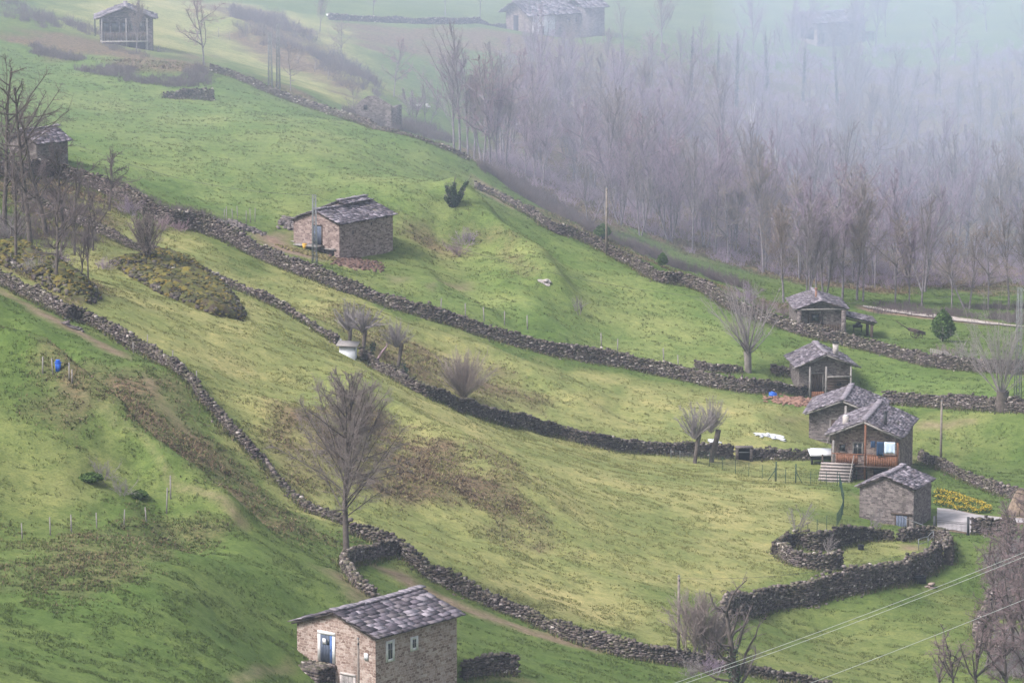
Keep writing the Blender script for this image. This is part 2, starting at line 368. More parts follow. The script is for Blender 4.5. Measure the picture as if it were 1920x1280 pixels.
M = {}
G_GREEN, G_LUSH, G_YEL = (.120, .154, .044), (.152, .205, .062), (.330, .292, .125)
BRN, DIRT = (.120, .088, .056), (.235, .165, .125)
# turf
m, nt, ns, lk, b = newmat('turf'); M['turf'] = m
a = {k: N(nt, 'ShaderNodeAttribute', attribute_name=k).outputs['Fac'] for k in ('yel', 'brn', 'dirt', 'lush')}
v = coords(nt); n1 = noise(nt, v, .09, 5, .62); n2 = noise(nt, v, .9, 5, .7)
vs = coords(nt, (1.1, 2.1, 2.1)); n3 = noise(nt, vs, 1.6, 4, .75); n4 = noise(nt, coords(nt, (1, 1.6, 1.6)), 5.5, 3, .8)
def madd(nt, x, mul, add, clamp=True):
    q = nt.nodes.new('ShaderNodeMath'); q.operation = 'MULTIPLY_ADD'; q.use_clamp = clamp
    nt.links.new(x, q.inputs[0]); 
    for i, y in ((1, mul), (2, add)):
        if hasattr(y, 'is_linked'): nt.links.new(y, q.inputs[i])
        else: q.inputs[i].default_value = y
    return q.outputs[0]
base = mix(nt, a['lush'], G_GREEN, G_LUSH)
yf = madd(nt, n1, a['yel'], madd(nt, a['yel'], .62, -.12, False))
base = mix(nt, yf, base, G_YEL)
base = mix(nt, madd(nt, n1, 3.0, -1.20), mix(nt, 1.0, base, (.62, .74, .62), 'MULTIPLY'), base)
base = mix(nt, 1.0, base, ramp(nt, n2, [(.28, (.66, .72, .62)), (.52, (1, 1, 1)), (.75, (1.32, 1.22, 1.15))]), 'MULTIPLY')
bc = ramp(nt, n3, [(.25, (.060, .040, .026)), (.5, BRN), (.62, (.19, .135, .078)), (.8, (.12, .14, .04))])
base = mix(nt, madd(nt, n3, madd(nt, a['brn'], 1.1, 0, False), madd(nt, a['brn'], 1.0, -.32, False)), base, bc)
dc = ramp(nt, n2, [(.3, (.15, .10, .07)), (.6, DIRT), (.8, (.30, .22, .16))])
base = mix(nt, madd(nt, n2, a['dirt'], madd(nt, a['dirt'], .9, -.25, False)), base, dc)
base = mix(nt, 1.0, base, ramp(nt, n4, [(.3, (.62, .66, .62)), (.5, (1, 1, 1)), (.7, (1.22, 1.2, 1.18))]), 'MULTIPLY')
base = mix(nt, 1.0, base, ramp(nt, n3, [(.33, (.60, .66, .60)), (.45, (1, 1, 1)), (.75, (1.1, 1.08, 1.05))]), 'MULTIPLY')
lk.new(base, b.inputs['Base Color']); b.inputs['Roughness'].default_value = .95; b.inputs['Specular IOR Level'].default_value = .08
hh = nt.nodes.new('ShaderNodeMath'); hh.operation = 'ADD'; lk.new(n3, hh.inputs[0]); lk.new(n4, hh.inputs[1])
bump(nt, hh.outputs[0], .55, .25, b)
# grass / fern blades use the colour worked out per tuft
m, nt, ns, lk, b = newmat('tuft_blades'); M['tuft'] = m
at_ = N(nt, 'ShaderNodeAttribute', attribute_name='tint'); lk.new(at_.outputs['Color'], b.inputs['Base Color']); b.inputs['Roughness'].default_value = .9; b.inputs['Specular IOR Level'].default_value = .05
# dry stone: tint per stone, lichen + moss noise
m, nt, ns, lk, b = newmat('dry_stone'); M['stone'] = m
v = coords(nt); n = noise(nt, v, 6, 4, .7); n_ = noise(nt, v, .7, 4, .6)
at_ = N(nt, 'ShaderNodeAttribute', attribute_name='tint')
c = mix(nt, 1.0, at_.outputs['Color'], ramp(nt, n, [(.3, (.58, .55, .52)), (.55, (1.08, 1.02, .94)), (.72, (1.55, 1.5, 1.36))]), 'MULTIPLY')
gn = nt.nodes.new('ShaderNodeNewGeometry'); sx = nt.nodes.new('ShaderNodeSeparateXYZ'); lk.new(gn.outputs['Normal'], sx.inputs[0])
up = nt.nodes.new('ShaderNodeMath'); up.operation = 'MULTIPLY'; lk.new(sx.outputs[2], up.inputs[0]); lk.new(madd(nt, n_, 3.4, -1.3), up.inputs[1])
c = mix(nt, madd(nt, up.outputs[0], .75, 0), c, (.085, .095, .030))
lk.new(c, b.inputs['Base Color']); b.inputs['Roughness'].default_value = .92; b.inputs['Specular IOR Level'].default_value = .15
bump(nt, n, .5, .05, b)
# roof slabs
m, nt, ns, lk, b = newmat('stone_slab_roof'); M['slab'] = m
v = coords(nt); n = noise(nt, v, 4, 5, .7); n_ = noise(nt, v, .5, 3)
at_ = N(nt, 'ShaderNodeAttribute', attribute_name='tint')
c = mix(nt, 1.0, at_.outputs['Color'], ramp(nt, n, [(.3, (.6, .6, .62)), (.55, (1, 1, 1)), (.72, (1.45, 1.42, 1.42))]), 'MULTIPLY')
c = mix(nt, madd(nt, n_, 2.5, -1.5), c, (.16, .155, .09))
lk.new(c, b.inputs['Base Color']); b.inputs['Roughness'].default_value = .8; b.inputs['Specular IOR Level'].default_value = .3; bump(nt, n, .4, .04, b)
# masonry
def masonry(name, cols, mortar, sx_=1.0, stain=.5, mort=.55):
    m, nt, ns, lk, b = newmat(name)
    wv = coords(nt, (2.0 * sx_, 2.0 * sx_, 3.8 * sx_))
    wn_ = N(nt, 'ShaderNodeTexNoise', Scale=1.1, Detail=2.0); lk.new(wv, wn_.inputs['Vector'])
    ad = nt.nodes.new('ShaderNodeVectorMath'); ad.operation = 'MULTIPLY_ADD'
    lk.new(wn_.outputs['Color'], ad.inputs[0]); ad.inputs[1].default_value = (.9, .9, .9); lk.new(wv, ad.inputs[2])
    sp0 = nt.nodes.new('ShaderNodeSeparateXYZ'); lk.new(ad.outputs[0], sp0.inputs[0])
    su = nt.nodes.new('ShaderNodeMath'); su.operation = 'ADD'; lk.new(sp0.outputs[0], su.inputs[0]); lk.new(sp0.outputs[1], su.inputs[1])
    cb = nt.nodes.new('ShaderNodeCombineXYZ'); lk.new(su.outputs[0], cb.inputs[0]); lk.new(sp0.outputs[2], cb.inputs[1])
    br = N(nt, 'ShaderNodeTexBrick', Scale=1.0); br.offset = .43; br.squash = .72; br.squash_frequency = 3; br.inputs['Mortar Size'].default_value = .055; br.inputs['Mortar Smooth'].default_value = .35
    br.inputs['Brick Width'].default_value = .95; br.inputs['Row Height'].default_value = .78; br.inputs['Color1'].default_value = (0, 0, 0, 1); br.inputs['Color2'].default_value = (1, 1, 1, 1); br.inputs['Mortar'].default_value = (.5, .5, .5, 1)
    lk.new(cb.outputs[0], br.inputs['Vector'])
    sp = nt.nodes.new('ShaderNodeSeparateColor'); lk.new(br.outputs['Color'], sp.inputs[0])
    c = ramp(nt, sp.outputs[0], [(0, cols[0]), (.35, cols[1]), (.65, cols[2]), (1, cols[3])])
    vv = coords(nt); nn = noise(nt, vv, 7, 4, .7)
    c = mix(nt, 1.0, c, ramp(nt, nn, [(.3, (.72, .72, .72)), (.7, (1.25, 1.25, 1.25))]), 'MULTIPLY')
    ed = br.outputs['Fac']
    f = nt.nodes.new('ShaderNodeMath'); f.operation = 'MULTIPLY'; lk.new(ed, f.inputs[0]); f.inputs[1].default_value = mort
    c = mix(nt, f.outputs[0], c, mortar)
    st = noise(nt, coords(nt, (1, 1, .12)), .9, 4, .6)      # run-off streaks
    c = mix(nt, madd(nt, st, 3.4 * stain, -1.75 * stain), c, (.05, .043, .036))
    lk.new(c, b.inputs['Base Color']); b.inputs['Roughness'].default_value = .93; b.inputs['Specular IOR Level'].default_value = .12
    bb = mix(nt, .5, ramp(nt, br.outputs['Fac'], [(.0, (1, 1, 1)), (1, (0, 0, 0))]), ramp(nt, nn, [(.3, (0, 0, 0)), (.7, (1, 1, 1))]))
    bump(nt, bb, .7, .06, b)
    return m
M['mason_pink'] = masonry('pink_masonry', [(.16, .105, .085), (.25, .18, .15), (.31, .235, .20), (.40, .33, .29)], (.50, .43, .38), 1.05, .35, .7)
M['mason_warm'] = masonry('warm_masonry', [(.08, .06, .055), (.15, .11, .096), (.21, .16, .14), (.28, .22, .19)], (.31, .26, .23), 1.05, .75, .6)
M['mason_red'] = masonry('reddish_masonry', [(.10, .070, .064), (.185, .135, .122), (.25, .19, .17), (.33, .265, .24)], (.36, .30, .27), 1.1, .35, .5)
M['mason_grey'] = masonry('grey_masonry', [(.068, .056, .055), (.112, .094, .092), (.16, .136, .130), (.22, .19, .18)], (.22, .19, .18), 1.2, .5, .45)
M['plaster'] = simple('whitewash', (.55, .54, .53), .9, .22, 1.6)
M['oldplaster'] = simple('old_plaster', (.33, .30, .28), .9, .2, 1.5)
M['wood_dark'] = simple('dark_timber', (.060, .044, .036), .85, .4, 3)
M['wood_grey'] = simple('weathered_timber', (.19, .175, .165), .85, .3, 4)
M['wood_orange'] = simple('stained_planks', (.135, .060, .034), .75, .35, 5)
M['blue_paint'] = simple('faded_blue_paint', (.075, .090, .125), .7, .25, 4)
M['blue_bright'] = simple('blue_plastic', (.02, .10, .45), .45, .1, 2)
M['glass'] = simple('window_glass', (.03, .035, .04), .15, .2, 2, spec=.6)
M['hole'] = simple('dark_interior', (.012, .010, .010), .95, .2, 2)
M['concrete'] = simple('concrete', (.30, .29, .275), .9, .2, 3)
M['pole_wood'] = simple('grey_pole', (.17, .145, .125), .9, .3, 3)
M['metal'] = simple('galvanised_steel', (.17, .18, .185), .6, .15, 3, metal=.3)
M['metal_dark'] = simple('dark_iron', (.03, .032, .035), .6, .2, 3)
M['green_metal'] = simple('green_painted_steel', (.018, .045, .032), .6, .2, 3)
M['white'] = simple('white_sheet', (.50, .51, .53), .7, .15, 1.5)
M['cable'] = simple('cable_sheath', (.40, .42, .39), .5, .1, 1)
M['cable_dark'] = simple('dark_cable', (.06, .06, .065), .6, .1, 1)
M['bark'] = simple('bark', (.085, .070, .062), .95, .45, 2.0)
M['bark_pale'] = simple('pale_bark', (.17, .15, .135), .95, .35, 2.0)
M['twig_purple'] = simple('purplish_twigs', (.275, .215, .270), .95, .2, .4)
M['twig_tan'] = simple('tan_twigs', (.245, .20, .18), .95, .25, .4)
M['twig_grey'] = simple('grey_twigs', (.215, .19, .19), .95, .25, .4)
M['twig_tree'] = simple('grey_brown_twigs', (.185, .155, .140), .95, .3, .4)
M['twig_thicket'] = simple('thicket_twigs', (.185, .135, .135), .95, .3, .4)
M['twig_dark'] = simple('dark_twigs', (.115, .092, .092), .95, .3, .4)
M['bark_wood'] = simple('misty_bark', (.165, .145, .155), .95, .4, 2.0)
M['twig_red'] = simple('reddish_twigs', (.24, .17, .19), .95, .25, .4)
M['ivy'] = simple('ivy_leaves', (.030, .052, .028), .6, .5, 3)
M['conifer'] = simple('conifer_leaves', (.055, .095, .022), .8, .5, 3)
M['flower'] = simple('yellow_blossom', (.36, .27, .03), .8, .4, 5)
M['gravel'] = simple('gravel', (.31, .27, .24), .95, .3, 2.5)
M['tarmac'] = simple('worn_concrete_lane', (.27, .25, .25), .9, .25, .8)
M['terracotta'] = simple('terracotta_rubble', (.20, .115, .085), .9, .4, 3)
M['thatch'] = simple('dry_thatch', (.25, .19, .14), .95, .35, 4)
M['laundry_blue'] = simple('navy_cloth', (.015, .035, .075), .9, .2, 2)
M['laundry_pale'] = simple('pale_blue_cloth', (.42, .50, .60), .9, .1, 2)
M['black_plastic'] = simple('black_plastic', (.015, .016, .02), .4, .2, 2)
M['yellow_paint'] = simple('ochre_plastic', (.55, .32, .05), .6, .15, 2)

# ---------------------------------------------------------------- ground sheet
ny, nx = GX.shape
gm = MB(); idx = np.arange(nx * ny).reshape(ny, nx)
gm.add(np.stack([GX, GY, GZ], -1).reshape(-1, 3), np.stack([idx[:-1, :-1], idx[:-1, 1:], idx[1:, 1:], idx[1:, :-1]], -1).reshape(-1, 4))
go = gm.build('ground', M['turf'], smooth=True)
for k in S:
    at_ = go.data.attributes.new(k, 'FLOAT', 'POINT'); at_.data.foreach_set('value', S[k].astype(np.float32).ravel())
tag(go, 'steep green and yellowish pasture hillside falling to the valley floor', 'pasture', kind='structure')
# ---------------------------------------------------------------- dry stone walls, stone by stone
STC = np.array([(.072, .060, .066), (.115, .098, .105), (.042, .035, .038), (.20, .178, .185), (.090, .074, .072), (.125, .106, .102), (.36, .335, .34)])
STP = np.array([.25, .22, .22, .07, .13, .09, .02])
def stones(mb, c, tang, size, jit=.22, cols=None, bright=1.0):
    """c Nx3 centres, tang N angle, size Nx3: irregular six-sided stones"""
    n = len(c)
    if not n: return
    t = np.array([(-1,-1,-1),(1,-1,-1),(1,1,-1),(-1,1,-1),(-1,-1,1),(1,-1,1),(1,1,1),(-1,1,1)]) * .5
    v = t[None] * (1 + rng.uniform(-jit * 1.6, jit * .6, (n, 8, 3))) * size[:, None, :]
    a = tang + rng.normal(0, .13, n); b = rng.normal(0, .11, n)
    x = v[..., 0] * np.cos(b)[:, None] - v[..., 2] * np.sin(b)[:, None]; z = v[..., 0] * np.sin(b)[:, None] + v[..., 2] * np.cos(b)[:, None]
    X = x * np.cos(a)[:, None] - v[..., 1] * np.sin(a)[:, None]; Y = x * np.sin(a)[:, None] + v[..., 1] * np.cos(a)[:, None]
    vv = np.stack([X, Y, z], -1) + c[:, None, :]
    k = rng.choice(len(STC), n, p=STP); col = (cols if cols is not None else STC[k]) * rng.uniform(.8, 1.25, (n, 1)) * bright
    f = (np.arange(n) * 8)[:, None, None] + CUBEF[None]
    mb.add(vv.reshape(-1, 3), f.reshape(-1, 4), np.repeat(col, 8, 0))
def resample(P, step):
    d = np.r_[0, np.cumsum(np.linalg.norm(np.diff(P[:, :2], axis=0), axis=1))]
    s = np.arange(0, d[-1], step); 
    return np.stack([np.interp(s, d, P[:, k]) for k in range(P.shape[1])], 1)
def smoothpath(P, it=2):
    P = np.array(P, float)
    for _ in range(it):
        Q = [P[0]]
        for a, b in zip(P[:-1], P[1:]): Q += [a * .75 + b * .25, a * .25 + b * .75]
        Q.append(P[-1]); P = np.array(Q)
    return P
WALLS = []
def dry_wall(pts, H, label, T=.64, group='dry stone walls between the pastures', ymin=230, ruin=.15, gaps=(), bright=1.0, sz=.265, name='dry_stone_wall', ragged=1.0):
    P = line(pts, ymin)[:, :2]; P = smoothpath(P, 2); P = resample(P, sz * .92)
    n = len(P); tg = np.gradient(P, axis=0); ang = np.arctan2(tg[:, 1], tg[:, 0]); nrm = np.stack([-np.sin(ang), np.cos(ang)], 1)
    s = np.arange(n) * sz * .92
    Hs = np.interp(np.linspace(0, 1, n), np.linspace(0, 1, len(H)), H) if hasattr(H, '__len__') else np.full(n, H)
    Hs = Hs * (1 - ruin * 1.6 * np.clip(fbm(s / 6, s * 0 + len(WALLS) * 7.3, 3) - .45, 0, 1) * 2) * (1 + .05 * rng.normal(size=n)) * (.9 + .2 * vnoise(s / 2.2, s * 0 + 3.1 * len(WALLS), 8))
    # wide side: the wall stands uphill of the traced foot line
    if nrm[:, 1].mean() < 0: nrm = -nrm
    C = P + nrm * T * .5
    mb = MB(); z0 = zt(C[:, 0], C[:, 1])
    # rubble core
    w = T * .36
    A = np.c_[C - nrm * w, z0 - .5]; B = np.c_[C + nrm * w, zt(*(C + nrm * w).T) - .5]; A2 = np.c_[C - nrm * w * .8, z0 + Hs * .88]; B2 = np.c_[C + nrm * w * .8, z0 + Hs * .88]
    V = np.stack([A, A2, B2, B], 1).reshape(-1, 3); i = np.arange(n - 1) * 4
    F = np.concatenate([np.stack([i + k, i + k + 4, i + k + 5, i + k + 1], 1) for k in range(3)])
    mb.add(V, F, (.05, .045, .042)); mb.add(V[[0, 1, 2, 3]], [(0, 1, 2, 3)], (.05, .045, .042)); mb.add(V[-4:], [(3, 2, 1, 0)], (.05, .045, .042))
    mb.v[-1] = mb.v[-1]
    cc, aa, ss = [], [], []
    rows = int(max(Hs) / (sz * .62)) + 1
    for side in (-1, 1):
        for r in range(rows):
            zc = (r + .5) * sz * .62 - .12
            batter = w + .02 - zc * .05
            off = C + nrm * side * batter + (tg / np.linalg.norm(tg, axis=1, keepdims=True)) * (((r * .37) % 1) * sz + rng.normal(0, .05, n))[:, None]
            keep = zc < Hs - sz * .3
            base = zt(off[:, 0], off[:, 1]) if side < 0 else z0
            base = np.minimum(base, z0) if side > 0 else base
            z = z0 + zc if side > 0 else np.minimum(base, z0) + zc * ((z0 + Hs - np.minimum(base, z0)) / np.maximum(Hs, .3))
            c = np.c_[off + rng.normal(0, .03, (n, 2)), z + rng.normal(0, .03, n)]
            sc_ = np.stack([rng.uniform(.8, 1.7, n) * sz, rng.uniform(.6, .9, n) * sz, rng.uniform(.42, .75, n) * sz], 1)
            cc.append(c[keep]); aa.append(ang[keep]); ss.append(sc_[keep])
    for k in range(2):      # cope stones, uneven
        keep = rng.random(n) > .12 * ragged
        off = C + nrm * (k - .5)[None] * w * 1.1 if False else C + nrm * ((k - .5) * w * 1.2)
        c = np.c_[off + rng.normal(0, .06, (n, 2)), z0 + Hs + rng.normal(0, .07, n) * ragged]
        sc_ = np.stack([rng.uniform(.7, 1.5, n) * sz, rng.uniform(.8, 1.5, n) * sz, rng.uniform(.45, 1.1, n) * sz], 1)
        cc.append(c[keep]); aa.append(ang[keep]); ss.append(sc_[keep])
    nf = int(n * .35)      # stones fallen at the foot
    k = rng.integers(0, n, nf); off = C[k] - nrm[k] * (w + np.abs(rng.normal(.25, .35, nf)))[:, None]
    cc.append(np.c_[off, zt(off[:, 0], off[:, 1]) + .03]); aa.append(rng.uniform(0, 6, nf)); ss.append(rng.uniform(.4, .9, (nf, 3)) * sz)
    stones(mb, np.concatenate(cc), np.concatenate(aa), np.concatenate(ss), bright=bright)
    mid = C[n // 2]; loc = (mid[0], mid[1], float(z0[n // 2]))
    o = mb.build(name, M['stone'], loc=loc); tag(o, label, 'stone wall', group)
    WALLS.append((o, C, z0, Hs, nrm)); return o
wallA = dry_wall([(-60,330),(60,330),(121,337),(202,366),(253,396),(319,426),(369,433),(430,457),(480,484),(560,517),(640,547),(710,570),(774,591),(875,621),(976,652),(1060,671),(1144,685),(1210,698),(1280,713),(1364,732),(1448,741),(1515,742)],
    [1.6,1.7,1.9,1.9,2.0,2.1,1.9,1.6,1.45,1.45,1.5,1.55,1.5,1.4], 'long thick dry stone wall below the reddish barn, running down to the weathered porch house')
dry_wall([(1655,757),(1700,760),(1750,763),(1851,771),(1925,775),(1990,780)], 1.5, 'dry stone wall leaving the middle of the hamlet towards the right pollard', bright=1.05)
dry_wall([(1060,662),(1144,674),(1200,686),(1280,704),(1364,723)], .95, 'low second wall running close above the long thick wall', ruin=.3, bright=.9)
dry_wall([(20,365),(100,400),(166,432),(208,450),(289,481),(336,498),(403,525),(470,556),(537,586),(588,618),(628,645)], [1.0,1.0,1.1,1.0,.9,.8,.9,.8], 'low tumbled dry stone wall running above the mossy mound to the white shed', ruin=.4)
dry_wall([(672,668),(694,686),(734,711),(791,741),(842,763),(909,788),(959,801),(1043,820),(1110,838),(1177,848),(1280,854),(1376,860)], [1.0,1.2,1.3,1.45,1.45,1.35,1.3,1.25], 'mossy dry stone wall from the white shed down past the round twiggy shrub', bright=.82)
dry_wall([(1408,862),(1460,862),(1520,862)], 1.2, 'short dry stone wall between the feed hatch and the white trailer', bright=.85)
dry_wall([(-60,505),(0,534),(67,568),(118,598),(155,606),(235,649),(286,673),(319,693),(353,716),(370,750),(403,777),(437,821),(480,861)], [1.35,1.3,1.35,1.35,1.2,1.0,.9,.8,.7], 'dry stone wall crossing the left slope above the bracken gully', bright=.9)
dry_wall([(478,855),(504,892),(554,939),(605,970),(640,984)], .6, 'collapsed grey rubble wall behind the tall bare tree', ruin=.7, T=1.0, bright=1.1)
dry_wall([(655,1000),(700,1016),(745,1037),(768,1058),(791,1079),(858,1110),(925,1143),(976,1160),(1026,1184),(1060,1200),(1110,1214),(1177,1234),(1245,1245),(1330,1255)], [1.1,1.2,1.3,1.25,1.2,1.2,1.3,1.45,1.3,1.0], 'long dry stone wall behind the stone house in front, running down to the bare pole')
dry_wall([(749,1040),(717,1044),(677,1052),(650,1062),(657,1080),(680,1107),(706,1121)], [1.15,1.1,1.0,.9,.9,.8], 'hooked dry stone wall at the foot of the tall bare tree', bright=1.1)
dry_wall([(872,1274),(905,1268),(945,1263),(973,1266)], 1.45, 'short retaining wall beside the back corner of the stone house in front', bright=.9)
dry_wall([(393,133),(437,146),(497,173),(571,200),(640,222),(700,243)], .9, 'thin stone wall on the crest below the misty upper houses', ymin=560, ruin=.3)
dry_wall([(700,243),(774,258),(815,273),(842,283),(882,302)], .45, 'low stone remains on the green crest beside the first tall trees', ymin=560, ruin=.6)
dry_wall([(890,352),(920,366),(942,377),(993,404),(1026,434),(1077,447),(1110,460),(1137,476),(1177,496),(1211,519),(1245,533),(1280,535),(1330,555),(1364,582),(1414,599),(1465,616),(1515,633),(1619,656),(1683,673),(1750,690),(1851,698),(1930,702),(2000,706)], [.8,1.0,1.2,1.4,1.5,1.5,1.4,1.5,1.5,1.5,1.5], 'boundary wall below the purple wood, passing in front of the topmost hamlet house')
dry_wall([(1302,691),(1330,697),(1360,699),(1392,700)], .95, 'short ruined wall piece left of the thick pollard trunk', ruin=.3)
dry_wall([(1447,699),(1470,704),(1492,709)], .8, 'stub of low wall at the left side of the weathered porch house', ruin=.3)
dry_wall([(1720,864),(1770,886),(1830,911),(1880,931),(1915,938)], 1.1, 'dry stone wall sloping down behind the yellow flower hedges')
dry_wall([(1582,1067),(1562,1070),(1515,1067),(1481,1060),(1458,1043)], [1.5,1.5,1.45,1.3], 'curved front of the round stone pen beside the green fence', bright=1.1, group='walls of the stone pens')
dry_wall([(1458,1041),(1485,1024),(1530,1035),(1560,1033),(1590,1022),(1640,1012),(1677,1014)], [1.0,1.2,1.7,1.8,1.7,1.3,.9], 'dark ivy-grown back wall of the round stone pen', bright=.62, group='walls of the stone pens')
dry_wall([(1372,1160),(1391,1155),(1448,1140),(1529,1137),(1542,1126),(1600,1116),(1626,1112),(1650,1102),(1700,1099),(1717,1086),(1750,1076),(1768,1058)], [1.7,1.9,2.0,1.9,2.3,2.2,2.0,2.0,1.9,1.9], 'tall winding wall with pale copings above the black trough', T=1.0, bright=1.05, group='walls of the stone pens')
dry_wall([(1768,1058),(1771,1040),(1765,1022),(1752,1010),(1722,1012),(1695,1016)], [1.9,1.6,1.3,1.1,1.0], 'rounded end wall of the upper pen near the iron gate', T=.9, bright=.95, group='walls of the stone pens')
dry_wall([(1391,1154),(1372,1150),(1362,1165),(1352,1190),(1338,1232)], [1.9,1.3,.9,.7], 'pale tumbled wall descending behind the ivy-clad tree', ruin=.5, bright=1.45, group='walls of the stone pens')
dry_wall([(1325,1250),(1385,1265),(1440,1272),(1510,1284),(1560,1296)], .7, 'low wall along the bottom edge beside the ivy-clad tree', bright=.9)
dry_wall([(1820,1000),(1850,1003),(1900,1004)], 1.5, 'mossy retaining wall right of the iron gate', bright=.75)
dry_wall([(1865,1125),(1850,1165),(1830,1200),(1880,1225)], .9, 'collapsed pale wall under the thicket at the right', ruin=.5, bright=1.3)
dry_wall([(620,38),(760,44),(860,48),(960,55)], 1.0, 'long low stone wall in the mist left of the big farmhouse', ymin=700, T=.9)
dry_wall([(305,183),(340,186),(370,186),(398,189)], [.5,1.0,1.4,1.6], 'short terrace wall standing alone on the upper meadow', bright=.8)

# mossy stone mounds in the pasture
def mound(pts, H, label, nst, moss=.6):
    P = line(pts)[:, :2]; cen = P.mean(0); mb = MB()
    lo, hi = P.min(0) - 1, P.max(0) + 1
    xs_ = np.arange(lo[0], hi[0], .35); ys_ = np.arange(lo[1], hi[1], .45); X, Y = np.meshgrid(xs_, ys_)
    c, d = inpoly(X, Y, P); h = np.where(c, np.minimum(d / 1.3, 1) ** .6 * H * (.8 + .5 * fbm(X / 2.5, Y / 3, 5)), -.4)
    h = h + np.where(c, (vnoise(X / .7, Y / .8, 6) - .5) * .6 + (vnoise(X / .36, Y / .45, 16) - .5) * .35, 0)
    Z = zt(X, Y) + h; i = np.arange(X.size).reshape(X.shape)
    mf = fbm(X / 2, Y / 3, 12)[..., None]; hue = fbm(X / 1.1, Y / 1.4, 17)[..., None]
    col = np.where(hue > .5, np.array([.165, .135, .028]), np.array([.085, .088, .028])) * (.22 + 1.0 * mf) 
    col = np.where(vnoise(X / .5, Y / .6, 23)[..., None] > .60, np.array([.05, .038, .03]), col)
    F = np.stack([i[:-1, :-1], i[:-1, 1:], i[1:, 1:], i[1:, :-1]], -1).reshape(-1, 4)
    cf = c.ravel(); F = F[cf[F].any(1)]
    mb.add(np.stack([X, Y, Z], -1).reshape(-1, 3), F, col.reshape(-1, 3))
    # stones: mostly on the lower (camera) rim, some on top
    x = rng.uniform(lo[0], hi[0], nst * 6); y = rng.uniform(lo[1], hi[1], nst * 6)
    c_, d_ = inpoly(x, y, P); pr = np.where(d_ < 1.1, 1.0, .10); k = c_ & (rng.random(len(x)) < pr * (1.2 - vnoise(x / 1.5, y / 1.5, 3))); x, y = x[k][:nst], y[k][:nst]; d_ = d_[k][:nst]
    z = zt(x, y) + np.minimum(d_ / 1.3, 1) ** .6 * H * .9 + .05
    stones(mb, np.c_[x, y, z], rng.uniform(0, 6, len(x)), rng.uniform(.5, 1.25, (len(x), 3)) * .40, bright=.78)
    x = rng.uniform(lo[0], hi[0], nst * 9); y = rng.uniform(lo[1], hi[1], nst * 9); c_, d_ = inpoly(x, y, P); k = c_ & (fbm(x / 1.3, y / 1.6, 44) > .38); x, y, d_ = x[k], y[k], d_[k]
    z = zt(x, y) + np.minimum(d_ / 1.3, 1) ** .6 * H * (.8 + .5 * fbm(x / 2.5, y / 3, 5)); n = len(x)
    mc = np.array([(.125, .098, .026), (.062, .068, .024), (.042, .034, .026), (.092, .086, .03), (.165, .125, .035)])[rng.choice(5, n, p=[.28, .26, .18, .18, .10])]
    stones(mb, np.c_[x, y, z + rng.normal(.02, .08, n)], rng.uniform(0, 6, n), rng.uniform(.25, .8, (n, 3)) * np.array([.6, .6, .3]), jit=.4, cols=mc)
    o = mb.build('mossy_stone_mound', M['stone'], loc=(cen[0], cen[1], float(zt(*cen)))); tag(o, label, 'stone mound', 'mossy stone mounds on the left slope')
mound([(205,495),(250,488),(320,488),(380,510),(430,545),(462,590),(455,603),(400,592),(320,560),(250,525)], .95, 'large mossy mound with stone rim below the lone multi-stemmed tree', 700)
mound([(-60,470),(0,466),(60,478),(130,512),(190,560),(170,572),(110,552),(40,512),(-60,480)], 1.1, 'mossy mound at the left edge under the bare grove', 420)
